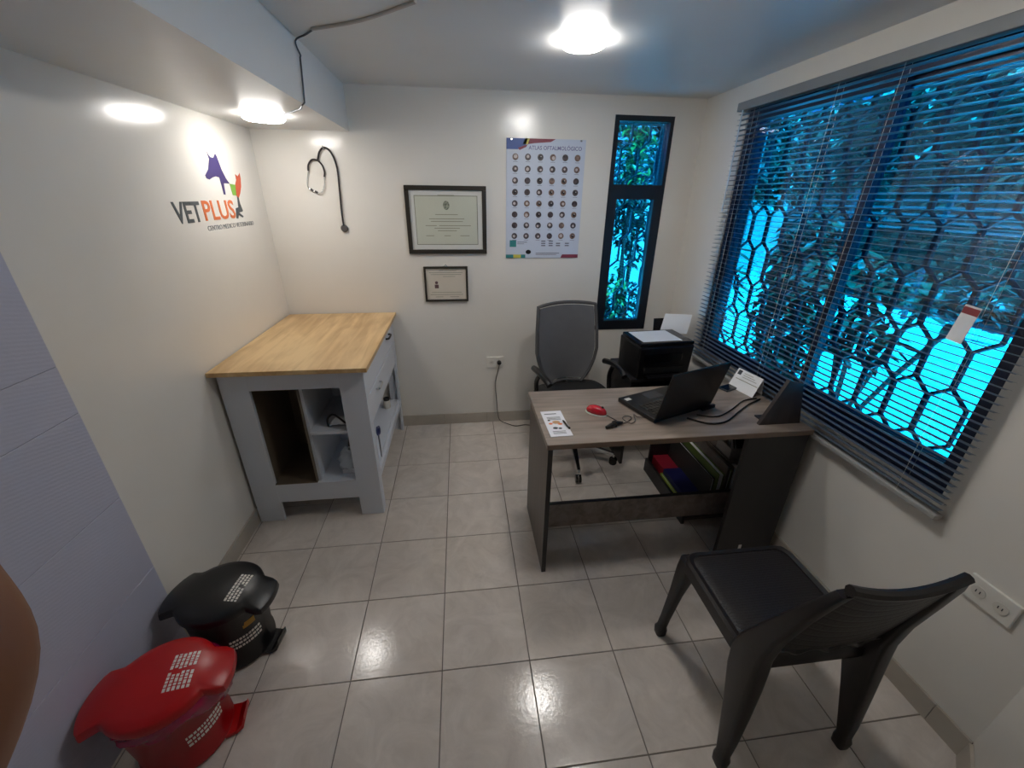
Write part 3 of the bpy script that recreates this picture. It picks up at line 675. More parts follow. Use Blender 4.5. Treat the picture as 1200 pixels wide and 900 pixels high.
# things in it
ms = thing('face_mask', (-.520, -.36, .5355), label='crumpled white and dark mask on the upper open shelf of the cabinet', cat='mask')
b = MB(); 
gr = [[(-.045 + .09 * i / 6, -.03 + .06 * j / 5, .008 + .035 * math.sin(PI * i / 6) * math.sin(PI * (j + .4) / 6.5) + random.uniform(-.003, .003)) for i in range(7)] for j in range(6)]
b.sheet(gr, .003).build('cloth', M_paper, ms, smooth=True)
MB().tube(smoothpath([(-.05, -.03, .004), (-.06, .0, .03), (-.04, .02, .045), (.0, -.02, .05), (.03, -.035, .03), (.05, -.03, .006)], 5), .0055, 6).build('strap', tubeM, ms, smooth=True)
hk = thing('grooming_tool', (-.585, -.15, .233), label='small dark handled tool standing in the lower open shelf of the cabinet', cat='tool')
MB().tube([(.02, .0, .004), (.03, .03, .12), (.045, .06, .17)], [.012, .010, .006], 8).build('shaft', M_black_plastic, hk, smooth=True)
MB().tube([(-.01, .04, .19), (.045, .06, .17), (.07, .07, .19)], .009, 8).build('handle', M_black_plastic, hk, smooth=True)
pb = thing('plastic_bag', (-.515, -.31, .2335), label='clear crumpled plastic bag in the lower open shelf of the cabinet', cat='bag')
b = MB(); prof = [(.05, .002), (.062, .015), (.060, .035), (.066, .055), (.056, .08), (.050, .10), (.030, .115), (.010, .118)]
b.lathe(prof, 20, capt=False); b.v = [(v[0] * (1 + random.uniform(-.22, .22)), v[1] * (1 + random.uniform(-.22, .22)), v[2] * (1 + random.uniform(-.1, .1))) for v in b.v]
b.build('film', mat('clear_film', srgb(206, 214, 220), .2, var=.05), pb, smooth='all')
sc_ = thing('scissors', (KX + .006, -.345, .50), label='blue-handled scissors hanging on the side of the cabinet', cat='scissors')
M_blue = mat('blue_plastic', srgb(24, 36, 92), .35, var=.1)
for k, yy in enumerate((-.013, .015)):
    MB().tube([(.003, yy + .013 * math.cos(a * PI / 6), -.02 - k * .012 + .022 * math.sin(a * PI / 6)) for a in range(12)], .0055, 8, closed=True).build('handle', M_blue, sc_, smooth=True)
MB().hexa([(0, -.004, -.19), (.003, -.004, -.19), (.003, .004, -.19), (0, .004, -.19), (0, -.010, -.05), (.003, -.010, -.05), (.003, .012, -.05), (0, .012, -.05)]).build('blade', mat('blade_metal', srgb(70, 76, 90), .3, metal=.7, var=.05), sc_)
# small bottles on side shelf
bo = thing('small_jar', (KX - .07, .33, .262), label='small dark-capped jar on the side shelf of the cabinet', cat='jar')
MB().lathe([(.022, 0), (.024, .004), (.024, .05), (.018, .058)], 20).build('body', M_white_plastic, bo, smooth=True)
MB().lathe([(.020, .058), (.020, .075)], 20).build('lid', M_black_plastic, bo, smooth=True)

# ------------------------------------------------------------------ desk
dk = thing('desk', (1.04, -.70, 0), label='long desk with taupe wood top and dark side panels in front of the window', cat='desk')
def D(name, m, x0, x1, y0, y1, z0, z1, par=None, **kw): return MB().box(x0 - 1.04, x1 - 1.04, y0 + .7, y1 + .7, z0, z1).build(name, m, par or dk, **kw)
DZ = .72
D('desktop', M_desktop, .440, 1.600, -.945, -.455, DZ - .025, DZ, bevel=.002)
D('edge_band', mat('desk_edge', srgb(132, 110, 92), .4, var=.1, scale=10), .4405, 1.5995, -.9462, -.9452, DZ - .024, DZ - .002)
D('side_panel', M_deskdark, .449, .467, -.925, -.480, .004, DZ - .025)
D('edge_band', M_deskblack, .448, .468, -.929, -.925, .004, DZ - .025)
D('side_panel', M_deskblack, 1.322, 1.608, -.925, -.905, .004, DZ - .025, label='black front panel at the right end')
D('modesty_panel', M_modesty, .467, 1.500, -.735, -.717, .088, .230)
D('edge_band', M_deskblack, .467, 1.500, -.7355, -.7165, .230, .233)
D('side_panel', M_deskblack, 1.585, 1.602, -.905, -.48, .004, DZ - .025)
for xx in (.452,): 
    for yy in (-.915, -.49): D('foot', M_black_plastic, xx, xx + .012, yy - .006, yy + .006, 0, .004)
s_ = D('sticker', M_white_plastic, 1.437, 1.452, -.9265, -.925, .035, .060)
# low bookcase under the desk's right end
bc = thing('low_bookcase', (1.44, -.53, 0), label='low dark open bookcase under the right end of the desk', cat='bookcase')
def Bk(name, m, x0, x1, y0, y1, z0, z1, **kw): return MB().box(x0 - 1.44, x1 - 1.44, y0 + .53, y1 + .53, z0, z1).build(name, m, bc, **kw)
Bk('side_panel', M_deskblack, 1.262, 1.278, -.70, -.205, 0, .09)
Bk('bottom_board', M_deskdark, 1.278, 1.585, -.70, -.205, .025, .040)
Bk('back_panel', M_deskblack, 1.278, 1.585, -.220, -.205, .04, .56)
Bk('side_panel', M_deskblack, 1.585, 1.60, -.70, -.205, 0, .56)
Bk('upright', M_deskdark, 1.452, 1.467, -.70, -.2205, .04, .36)
def rgbm(n, r, g_, b_, rough=.5): return mat(n, srgb(r, g_, b_), rough, var=.06, scale=12)
def folder(name, label, m, x0, x1, y0, y1, z0, z1, pages=True, cat='folder', tilt=0):
    t = thing(name, ((x0 + x1) / 2, (y0 + y1) / 2, z0), label=label, cat=cat, group='folders under the desk')
    hx, hy, H = (x1 - x0) / 2, (y1 - y0) / 2, z1 - z0
    c = min(.003, hx * .3)
    MB().box(-hx, -hx + c, -hy, hy, 0, H).box(hx - c, hx, -hy, hy, 0, H).box(-hx + c, hx - c, hy - c, hy, 0, H).build('cover', m, t)
    MB().box(-hx + c, hx - c, -hy + .004, hy - c, .004, H - .008).build('pages', M_paper, t)
    return t
folder('folder', 'lime green folder, leftmost in the low bookcase under the desk', rgbm('lime', 150, 170, 50), 1.280, 1.292, -.68, -.38, .0405, .10)
def flatbook(label, m, x0, x1, y0, y1, z0, z1, rz=0):
    t = thing('binder', ((x0 + x1) / 2, (y0 + y1) / 2, z0), rz, label=label, cat='binder', group='folders under the desk')
    hx, hy, H = (x1 - x0) / 2, (y1 - y0) / 2, z1 - z0
    MB().box(-hx, hx, -hy, hy, 0, .004).box(-hx, hx, -hy, hy, H - .004, H).box(-hx, -hx + .004, -hy, hy, .004, H - .004).build('cover', m, t)
    MB().box(-hx + .004, hx - .004, -hy + .004, hy - .004, .004, H - .004).build('pages', M_paper, t)
flatbook('navy blue binder lying flat beside the lime green folder', rgbm('navy', 16, 20, 78), 1.296, 1.398, -.69, -.38, .0405, .13)
flatbook('red binder lying flat behind the navy one under the desk', rgbm('redb', 150, 24, 44), 1.300, 1.398, -.37, -.225, .0405, .12)
folder('folder', 'white-edged dark folder standing beside the navy binder', rgbm('charc', 42, 42, 40), 1.402, 1.417, -.67, -.225, .0405, .27)
folder('folder', 'dark green box file standing in the low bookcase', rgbm('green1', 78, 96, 40), 1.420, 1.450, -.69, -.225, .0405, .31)
folder('folder', 'pale green folder between the dark upright and the grey file', rgbm('green2', 112, 124, 74), 1.469, 1.488, -.69, -.225, .0405, .33)
folder('folder', 'grey-brown box file at the right of the low bookcase', rgbm('gbrown', 96, 86, 76), 1.492, 1.530, -.69, -.225, .0405, .35)
bk = thing('wire_basket', (1.545, -.57, .36), label='small clear box with odds and ends under the desk by the wall', cat='box')
M_cb = mat('clear_box', srgb(150, 145, 140), .3, var=.05)
b = MB(); b.box(-.045, .045, -.06, .06, 0, .004)
for q in ((-.045, -.042, -.06, .06), (.042, .045, -.06, .06), (-.042, .042, -.06, -.057), (-.042, .042, .057, .06)): b.box(*q, .004, .06)
b.build('tray', M_cb, bk); 
for k in range(3): MB().tube([(-.02 + k * .02, -.02, .005), (-.025 + k * .022, .01, .075)], .006, 8).build('pen', M_paper if k % 2 else M_chrome, bk)
Bk('upper_shelf', M_deskdark, 1.495, 1.585, -.66, -.2205, .351, .3595)

# board on the desk at right
bd = thing('desk_board', (1.48, -.876, DZ), label='dark wooden slanted board standing on the right end of the desk', cat='board')
MB().prism([(-.094, 0), (.10, 0), (.056, .190), (-.012, .208)], lambda x, z: (x, -.009, z), lambda x, z: (x, .009, z)).build('board', mat('board_grain', srgb(66, 60, 58), .42, var=.16, scale=7, stretch=(6, 6, .6)), bd, bevel=.001)
MB().box(-.06, .08, .009, .07, 0, .006).build('foot', M_deskblack, bd)

# laptop
lp = thing('laptop', (0, 0, 0), label='open black laptop seen from behind its lid on the desk', cat='laptop')
A = Vector((.933, -.827, DZ)); Bv = Vector((1.262, -.705, DZ)); e1 = (Bv - A).normalized(); e2 = Vector((-e1.y, e1.x, 0)); Wd = (Bv - A).length
Mx = Matrix(((e1.x, e2.x, 0, A.x), (e1.y, e2.y, 0, A.y), (0, 0, 1, DZ), (0, 0, 0, 1)))
lp.matrix_world = Mx
MB().box(0, Wd, .0, .235, .003, .022).build('base', M_black_plastic, lp, bevel=.003)
b = MB()
for r in range(5):
    for c in range(14): b.box(.03 + c * .0208, .03 + c * .0208 + .018, .095 - .0 + (4 - r) * -.0 + .02 * r - .06, .095 + .02 * r - .06 + .017, .022, .0235)
b.build('keys', M_black_gloss, lp, kind='stuff')
MB().box(Wd / 2 - .05, Wd / 2 + .04, .155, .215, .022, .0226).build('touchpad', mat('touchpad', srgb(48, 48, 52), .3, var=.05), lp)
MB().box(.015, .045, .190, .212, .022, .0226).build('sticker', mat('silver_sticker', srgb(190, 190, 190), .4, var=.1), lp)
lt = Matrix.Rotation(math.radians(13), 4, 'X')
ld = MB().box(0, Wd, -.007, .0, 0, .235).xf(Matrix.Translation((0, .002, .022)) @ lt).build('lid', M_black_plastic, lp, bevel=.002)
MB().box(.012, Wd - .012, .0, .0012, .016, .222).xf(Matrix.Translation((0, .002, .022)) @ lt).build('screen', mat('off_screen', srgb(10, 12, 16), .12, var=.05), ld)
for xx in (.04, Wd - .08): MB().tube([(xx, .004, .022), (xx + .04, .004, .022)], .007, 8).build('hinge', M_black_gloss, lp, smooth=True)
MB().box(Wd - .07, Wd + .012, -.020, -.008, .006, .022).build('battery', M_black_plastic, lp)
for (xx, yy) in ((.02, .02), (Wd - .02, .02), (.02, .215), (Wd - .02, .215)): MB().box(xx - .006, xx + .006, yy - .006, yy + .006, 0, .003).build('foot', M_black_gloss, lp)

# mouse + cable
mo = thing('computer_mouse', (.713, -.707, DZ), -.70, label='glossy red computer mouse with white side trim on the desk', cat='mouse')
def dome(a, bb, h, z0=0, n=20, rr=6):
    sec = []
    for i in range(rr + 1):
        t = i / rr; s = math.cos(t * PI / 2) ** .6 if t < 1 else .02; sec.append([(a * s * math.cos(2 * PI * k / n), bb * s * math.sin(2 * PI * k / n), z0 + h * math.sin(t * PI / 2)) for k in range(n)])
    return MB().loft(sec)
dome(.0512, .0295, .014, 0).build('base', M_white_plastic, mo, smooth='all')
dome(.049, .0275, .030, .006).build('shell', mat('red_gloss', srgb(178, 14, 34), .15, var=.05, coat=.6), mo, smooth='all')
MB().lathe([(.006, -.003), (.006, .003)], 14).xf(Matrix.Translation((.026, 0, .034)) @ Matrix.Rotation(PI / 2, 4, 'X')).build('scroll_wheel', M_black_gloss, mo, smooth=True)
mc = thing('mouse_cable', (0, 0, DZ), label='thin black mouse cable with a tied coil near the desk edge', cat='cable')
MB().tube(smoothpath([(.748, -.738, .006), (.765, -.765, .004), (.785, -.80, .004), (.80, -.815, .004), (.84, -.79, .004), (.855, -.765, .004), (.83, -.755, .005), (.81, -.78, .006), (.83, -.82, .005), (.86, -.80, .005), (.875, -.745, .005), (.885, -.765, .004), (.92, -.775, .004), (.935, -.765, .006)], 6), .0016, 6).build('cable', M_black_plastic, mc, smooth=True)
MB().tube([(.712, -.848, .008), (.735, -.838, .010), (.77, -.822, .010), (.795, -.815, .008)], [.006, .011, .011, .006], 8).build('coil', M_black_plastic, mc, smooth=True)
MB().tube([(.752, -.838, .010), (.756, -.822, .010)], .0135, 10).build('tie', M_black_gloss, mc, smooth=True)
# leaflet + pen
lf = thing('leaflet', (.510, -.781, DZ), .02, label='white printed leaflet near the left end of the desk', cat='leaflet')
MB().box(-.047, .047, -.108, .108, .0005, .0025).build('sheet', mat('leaflet_paper', srgb(222, 222, 228), .5, var=.01), lf)
b = MB()
b.box(-.035, .02, .078, .0815 + .003, .0025, .0028)
for k in range(3): b.box(-.03, .03, .048 - k * .010, .052 - k * .010, .0025, .0028)
for k in range(3): b.box(-.03, .025, -.07 - k * .009, -.067 - k * .009, .0025, .0028)
b.build('print', M_lgrey, lf)
for (x, y, r, m) in ((.002, .006, .017, mat('print_tan', srgb(196, 150, 110), .6, var=.2, scale=60)), (-.024, -.004, .009, M_lor), (.016, -.010, .010, M_lor), (-.012, -.042, .011, M_ink), (.008, -.046, .008, M_ink), (-.026, .024, .006, M_ink)):
    MB().lathe([(r, .0025), (r, .0029)], 14, c=(x, y, 0), sy=.8).build('picture', m, lf)
pn = thing('pen', (.548, -.80, DZ + .0026), 1.75, label='short black pen lying on the leaflet', cat='pen')
MB().tube([(-.04, 0, .005), (.02, 0, .005), (.032, 0, .005)], [.0048, .0048, .0015], 10).build('barrel', M_black_gloss, pn, smooth=True)
MB().box(-.035, .0, -.0015, .0015, .0095, .0115).build('clip', M_chrome, pn)
# phone
ph = thing('mobile_phone', (1.487, -.513, DZ), .38, label='dark mobile phone lying flat behind the laptop', cat='phone')
MB().box(-.058, .058, -.028, .028, 0, .009).build('case', mat('phone_case', srgb(26, 40, 54), .3, var=.05), ph, bevel=.003)
MB().box(-.053, .053, -.024, .024, .009, .0096).build('screen', M_black_gloss, ph)
# tent card
tc_ = thing('tent_card', (0, 0, 0), label='white folded tent card standing by the window end of the desk', cat='card')
A0, A1 = Vector((1.500, -.480, DZ)), Vector((1.532, -.632, DZ)); T0, T1 = Vector((1.556, -.458, .808)), Vector((1.590, -.604, .804)); C0, C1 = Vector((1.594, -.462, DZ)), Vector((1.602, -.604, DZ))
def slab(pa, pb_, pc, pd, th, name, m, par, **kw):
    n = (pb_ - pa).cross(pd - pa).normalized() * th
    return MB().hexa([tuple(p) for p in (pa, pb_, pc, pd)] + [tuple(p + n) for p in (pa, pb_, pc, pd)]).build(name, m, par, **kw)
slab(A0, A1, T1, T0, .002, 'face', M_paper, tc_); slab(C0, C1, T1, T0, -.002, 'rear_face', M_paper, tc_)
def uvp(a, b_, k=.0012):
    n = (A1 - A0).cross(T0 - A0).normalized(); n = n if n.x < 0 else -n
    return A0 + (A1 - A0) * a + (T0 - A0) * b_ + n * k
slab(uvp(.06, .72), uvp(.2, .72), uvp(.2, .95), uvp(.06, .95), .0008, 'emblem', M_ink, tc_)
slab(uvp(.1, .50), uvp(.95, .50), uvp(.95, .53), uvp(.1, .53), .0008, 'fold_line', M_softink, tc_)
for k in range(3): slab(uvp(.3, .66 + k * .1), uvp(.85 - .1 * k, .66 + k * .1), uvp(.85 - .1 * k, .68 + k * .1), uvp(.3, .68 + k * .1), .0008, 'print', M_softink, tc_)
# black cables on the desk
for k, (pts, lb) in enumerate((([(1.10, -.80, .004), (1.17, -.855, .004), (1.26, -.845, .004), (1.38, -.76, .004), (1.47, -.70, .006), (1.555, -.655, .004)], 'thick black laptop cable on the desk, the nearer of two running to the window'),
                    ([(1.16, -.775, .004), (1.24, -.80, .004), (1.34, -.75, .004), (1.46, -.665, .004), (1.545, -.645, .004)], 'thin black cable on the desk, the farther of two running to the window'))):
    MB().tube([Vector(q) + Vector((0, 0, DZ)) for q in smoothpath(pts, 6)], .0042 - .001 * k, 8).build('laptop_cable', M_black_gloss, smooth=True, label=lb, cat='cable')

# ------------------------------------------------------------------ office chair
oc = thing('office_chair', (.828, -.015, 0), math.radians(10), label='grey mesh-back office chair with black seat behind the desk', cat='office chair')
M_mesh = mat('grey_mesh_fabric', srgb(98, 98, 100), .8, var=.04, scale=20, bump=.5, bscale=500)
M_meshf = mat('grey_frame_plastic', srgb(78, 77, 78), .85, var=.05)
rows = []
def bw_(t):  # half-width along height 0 bottom..1 top
    pts = [(0, .105), (.10, .150), (.25, .190), (.42, .212), (.7, .208), (1.0, .196)]
    for (a, x), (b_, y) in zip(pts, pts[1:]):
        if t <= b_: return x + (y - x) * (t - a) / (b_ - a)
    return pts[-1][1]
def back(u, t): # u -1..1
    hwid = bw_(t); x = u * hwid; y = .205 + .055 * t + .03 * (t - .3) ** 2 - .045 * u * u; z = .490 + .50 * t + .012 * (1 - u * u) * t
    return (x, y, z)
MB().sheet([[back(-.94 + 1.88 * j / 12, .03 + .94 * i / 14) for j in range(13)] for i in range(15)], .012).build('backrest', M_mesh, oc, smooth=True)
ring = [back(-1, i / 14) for i in range(15)] + [back(-1 + 2 * j / 12, 1) for j in range(1, 12)] + [back(1, 1 - i / 14) for i in range(15)] + [back(1 - 2 * j / 12, 0) for j in range(1, 12)]
MB().tube(ring, .011, 8, closed=True).build('back_frame', M_meshf, oc, smooth=True)
MB().loft([[(x, y, z) for x, y in ((-.03, .235), (.03, .235), (.03, .26), (-.03, .26))] for z in (.43, .60, .70)]).build('spine', M_black_plastic, oc, bevel=.004)
MB().tube([(0, .245, .44), (0, .16, .405), (0, .05, .40)], .022, 10).build('spine', M_black_plastic, oc, smooth=True)
def superell(a, bb, z, n=32, e=.45, cy=0): return [(a * math.copysign(abs(math.cos(2 * PI * k / n)) ** e, math.cos(2 * PI * k / n)), cy + bb * math.copysign(abs(math.sin(2 * PI * k / n)) ** e, math.sin(2 * PI * k / n)), z) for k in range(n)]
M_seatfab = mat('black_seat_fabric', srgb(22, 22, 24), .8, var=.1, scale=30, bump=.4, bscale=300)
MB().loft([superell(.20, .19, .405), superell(.235, .225, .420), superell(.245, .235, .445), superell(.235, .225, .468), superell(.19, .18, .476)]).build('seat', M_seatfab, oc, smooth='all')
for s in (-1, 1):
    ar = thing('armrest', (0, 0, 0)); ar.parent = oc
    MB().tube(smoothpath([(s * .20, .02, .405), (s * .245, .03, .43), (s * .255, .06, .55), (s * .248, .02, .630)], 5), .014, 8).build('arm_support', M_black_plastic, ar, smooth=True)
    MB().tube(smoothpath([(s * .248, .13, .628), (s * .256, .03, .645), (s * .253, -.08, .640), (s * .245, -.13, .620)], 5), .019, 8).build('arm_pad', M_black_plastic, ar, smooth=True)
b = MB().lathe([(.028, .16), (.028, .28), (.018, .28), (.018, .405)], 18); b.build('gas_lift', M_chrome, oc, smooth=True)
MB().lathe([(.045, .095), (.05, .12), (.035, .16)], 18).build('hub', M_black_plastic, oc, smooth=True)
for k in range(5):
    a = math.radians(-106 + 72 * k); ca, sa = math.cos(a), math.sin(a)
    sp = MB().loft([[(ca * r + sa * w_ * q, sa * r - ca * w_ * q, z) for q, z in ((-1, z0), (1, z0), (1, z1), (-1, z1))] for r, w_, z0, z1 in ((.03, .020, .10, .14), (.15, .014, .085, .115), (.275, .010, .070, .090))]).build('leg', M_chrome, oc, bevel=.003)
    c = Vector((ca * .275, sa * .275, 0))
    cs = MB(); cs.tube([(c.x, c.y, .045), (c.x, c.y, .075)], .006, 8)
    cs.build('caster_stem', M_chrome, oc)
    b = MB()
    for off in (-.017, .005): b.tube([(c.x - sa * off, c.y + ca * off, .026), (c.x - sa * (off + .012), c.y + ca * (off + .012), .026)], .026, 16)
    b.build('caster', M_black_gloss, oc, smooth=True)

# ------------------------------------------------------------------ printer stand + printer
pt = thing('printer_stand', (1.315, .02, 0), label='black stand under the printer in the back right corner', cat='stand')
box('top', M_deskblack, (-.20, .22, -.16, .20, .60, .62), pt, bevel=.002)
for s, x0 in (('l', -.19), ('r', .19)): box('side_panel', M_deskblack, (x0, x0 + .018, -.15, .19, 0, .60), pt)
box('shelf', M_deskblack, (-.172, .19, -.15, .18, .30, .318), pt)
box('back_panel', M_deskblack, (-.172, .19, .175, .19, .318, .60), pt)
pr = thing('printer', (1.305, -.01, .6203), math.radians(4), label='black inkjet printer with paper on its lid in the back right corner', cat='printer')
MB().hexa([(-.170, -.125, 0), (.170, -.125, 0), (.170, .135, 0), (-.170, .135, 0), (-.175, -.135, .205), (.175, -.135, .205), (.175, .135, .205), (-.175, .135, .205)]).build('body', M_black_plastic, pr, bevel=.010, seg=3)
box('scanner_lid', M_black_gloss, (-.172, .172, -.130, .118, .206, .227), pr, bevel=.006)
box('control_panel', M_black_gloss, (-.14, .10, -.1385, -.134, .11, .16), pr)
box('paper_slot', mat('slot_dark', srgb(6, 6, 8), .6, var=.1), (-.13, .13, -.1375, -.132, .04, .075), pr)
box('output_tray', M_black_plastic, (-.12, .12, -.185, -.130, .022, .030), pr, bevel=.002)
ts = MB().sheet([[(.06 + .15 * j / 3 + .012 * i, .150 + .03 * i, .165 + .055 * i - .0 * i * i) for j in range(4)] for i in range(3)], .004).build('paper_support', M_black_plastic, pr)
pp = thing('paper_sheet', (1.295, .0, .8478), math.radians(4), label='pale sheet of paper lying flat on the printer lid', cat='paper')
box('sheet', mat('blue_lit_paper', srgb(214, 222, 232), .5, var=.01), (-.135, .115, -.115, .085, 0, .0012), pp)
ip = thing('paper_stack', (1.452, .100, .822), math.radians(-14), label='curved white sheet standing in the printer rear feed', cat='paper')
MB().sheet([[(-.070 + .17 * j / 4 + .005 * i, .012 + .085 * (i / 8) ** 1.3, .150 * i / 8 - .045 * (i / 8) ** 3) for j in range(5)] for i in range(9)], .0015).build('sheet', M_paper, ip, smooth=True)

# ------------------------------------------------------------------ monobloc chair
mcx = 1.085
mch = thing('plastic_chair', (mcx, -1.46, 0), label='dark brown woven-look plastic chair without arms in the front right', cat='chair')
def se(x0, x1, y0, y1, z, r=.03, n=6):
    out = []
    for cx_, cy_, a0 in ((x1 - r, y1 - r, 0), (x0 + r, y1 - r, PI / 2), (x0 + r, y0 + r, PI), (x1 - r, y0 + r, 3 * PI / 2)):
        for k in range(n): a = a0 + PI / 2 * k / (n - 1); out.append((cx_ + r * math.cos(a), cy_ + r * math.sin(a), z))
    return out
MB().loft([se(-.170, .170, -.165, .160, .428), se(-.178, .178, -.172, .168, .432), se(-.178, .178, -.172, .168, .438), se(-.165, .165, -.165, .158, .4415)]).build('seat', M_rattan, mch, smooth=True)
# seat rim / apron
out = [se(-.205, .205, -.195, .190, .395, .05), se(-.203, .203, -.193, .188, .436, .05), se(-.195, .195, -.186, .181, .445, .045), se(-.180, .180, -.173, .169, .440, .035), se(-.180, .180, -.173, .169, .425, .035), se(-.196, .196, -.187, .182, .395, .045)]
b = MB(); n_ = len(out[0]); b.add([p for r in out for p in r], [(i * n_ + k, i * n_ + (k + 1) % n_, ((i + 1) % 6) * n_ + (k + 1) % n_, ((i + 1) % 6) * n_ + k) for i in range(6) for k in range(n_)])
b.build('seat_rim', M_resin, mch, smooth=True)
def leg(pts, name='leg', **kw):  # pts: centre, half x, half y
    secs = []
    for (x, y, z, hx, hy) in pts: secs.append(se(x - hx, x + hx, y - hy, y + hy, z, min(hx, hy) * .5, 4))
    return MB().loft(secs).build(name, M_resin, mch, smooth=True, **kw)
for s in (-1, 1):
    leg([(s * .172, .160, .425, .034, .034), (s * .180, .166, .38, .030, .030), (s * .192, .176, .25, .020, .021), (s * .204, .186, .10, .016, .016), (s * .208, .190, .045, .016, .016), (s * .209, .191, .03, .021, .021), (s * .209, .191, .0, .019, .019)])
    foot = [(s * .209, -.232, .0, .019, .019), (s * .209, -.232, .03, .021, .021), (s * .208, -.230, .05, .016, .018), (s * .204, -.222, .12, .019, .026), (s * .196, -.204, .25, .024, .038), (s * .190, -.186, .36, .027, .050), (s * .188, -.180, .43, .027, .052)]
    stile = [(s * .188, -.186, .49, .024, .044), (s * .185, -.210, .58, .020, .032), (s * .175, -.250, .70, .017, .021), (s * .158, -.280, .79, .018, .014), (s * .144, -.290, .822, .016, .012)]
    leg(foot + stile)
def bk2(u, t):
    zt = .50 + t * (.312 + .022 * u * u)
    hwid = .186 - .040 * t
    zz = (zt - .425) / .41
    return (u * hwid, -.178 - .118 * zz - .014 * (1 - u * u), zt)
MB().sheet([[bk2(-1 + 2 * j / 12, i / 10) for j in range(13)] for i in range(11)], .009).build('backrest', M_rattan, mch, smooth=True)
tp = [bk2(-1.02 + 2.04 * j / 12, 1.02) for j in range(13)]
MB().tube(tp, .013, 8).build('top_rail', M_resin, mch, smooth=True)
tp = [Vector(bk2(-1 + 2 * j / 12, 0)) + Vector((0, 0, -.01 * math.cos(j * PI / 1.5))) for j in range(13)]
MB().tube(smoothpath(tp, 3), .010, 8).build('lower_rail', M_resin, mch, smooth=True)
b = MB()

# ------------------------------------------------------------------ pedal bins
def bin_(label, loc, rz, m, mlid, liner, textseed, yellow):
    t = thing('pedal_bin', loc, rz, label=label, cat='bin')
    MB().lathe([(.112, .0), (.124, .012), (.124, .035), (.118, .045), (.126, .16), (.130, .262), (.133, .268)], 40, sy=.96).build('body', m, t, smooth=True)
    # lid by polar grid
    def R(a):
        f = max(0, math.cos(a)); h = max(0, -math.cos(a))
        sf = (1 / (1 + math.exp(-(f - .90) * 110))) ; sh = 1 / (1 + math.exp(-(h - .84) * 90))
        return .140 + .042 * sf + .050 * sh, sf, sh
    sec = []; n = 72
    for rr, dz in ((1.0, -.026), (1.015, -.020), (1.0, 0.0), (.96, .006), (.80, .012), (.5, .019), (.2, .022), (.01, .022)):
        ring_ = []
        for k in range(n):
            a = 2 * PI * k / n; r0, sf, sh = R(a)
            r = r0 * rr if rr > .85 else .140 * rr
            droop = (.022 * sf + .014 * sh) if rr > .85 else 0
            ring_.append((r * math.cos(a), r * math.sin(a) * .95, .292 + dz - droop))
        sec.append(ring_)
    MB().loft(sec).build('lid', mlid, t, smooth=True)
    # pedal
    sec = []
    for r, w_, z0, z1 in ((.110, .050, .002, .016), (.142, .045, .004, .018), (.160, .038, .010, .034), (.168, .030, .034, .056)):
        sec.append([(r, -w_, z0), (r, w_, z0), (r, w_, z1), (r, -w_, z1)])
    MB().loft(sec).build('pedal', mlid, t, bevel=.002)
    # faded white text rows printed on the lid and side
    rnd = random.Random(textseed); tx = MB()
    for row in range(6 if not yellow else 4):
        y = -.055 + .0
        x = .088 - row * .0115
        while y < .055:
            wd = rnd.uniform(.004, .012)
            y1_ = min(y + wd, .056)
            def zl(px, py):
                q = math.hypot(px, py / .95) / .140; pf = [(0, .022), (.2, .022), (.5, .019), (.8, .012), (.96, .006), (1.0, 0)]
                for (a_, za), (b_, zb) in zip(pf, pf[1:]):
                    if q <= b_: return .292 + za + (zb - za) * (q - a_) / (b_ - a_)
                return .292
            if not (-.006 < y < .004): tx.hexa([(px, py, zl(px, py) + h) for h in (-.001, .0009) for px, py in ((x - .0036, y), (x + .0036, y), (x + .0036, y1_), (x - .0036, y1_))])
            y += wd + .003
    tx.build('lid_print', M_white_plastic, t)
    tx = MB()
    for row in range(3):
        a = math.radians(-62)
        while a < math.radians(-12):
            da = math.radians(rnd.uniform(2, 5)); z = .15 - row * .018; r1 = .1262 + (z - .16) * .04
            P0 = [((r1 + k) * math.cos(q), (r1 + k) * .96 * math.sin(q), z + h) for h in (0, .009) for q, k in ((a, 0), (a + da, 0), (a + da, .0012), (a, .0012))]
            tx.hexa(P0); a += da + math.radians(1.4)
    tx.build('side_print', M_white_plastic, t)
    if yellow:
        tx = MB(); a = math.radians(-40); da = math.radians(20)
        for q in range(5):
            a0_ = a + da * q / 5; a1_ = a + da * (q + 1) / 5
            tx.hexa([((.1285 + k) * math.cos(w2_), (.1205 + k) * .96 * math.sin(w2_), z) for z in (.19, .215) for w2_, k in ((a0_, 0), (a1_, 0), (a1_, .0022), (a0_, .0022))])
        tx.build('yellow_mark', mat('yellow_print', srgb(196, 150, 50), .5, var=.1), t)
    if liner:
        rings = []
        for i in range(7):
            rr = []
            for k in range(64):
                a = 2 * PI * k / 64
                base = .137 + .030 * math.sin(PI * (i + .6) / 6.6) * (.5 + .5 * math.cos(a - .6)) ** 2; wob = .004 * math.sin(9 * a + i * 1.3) * (i / 6 + .2) + .002 * math.sin(23 * a + i)
                z = .268 - i * (.007 + .017 * max(0, math.cos(a - .75))) + .004 * math.sin(5 * a) * i / 6
                rr.append(((base + wob) * math.cos(a), (base + wob) * .96 * math.sin(a), z))
            rings.append(rr)
        b = MB(); b.add([p for r in rings for p in r], [(i * 64 + k, i * 64 + (k + 1) % 64, (i + 1) * 64 + (k + 1) % 64, (i + 1) * 64 + k) for i in range(6) for k in range(64)])
        b.build('liner_bag', mat('crimson_film', srgb(160, 10, 66), .2, var=.15, scale=20, coat=.4), t, smooth='all')
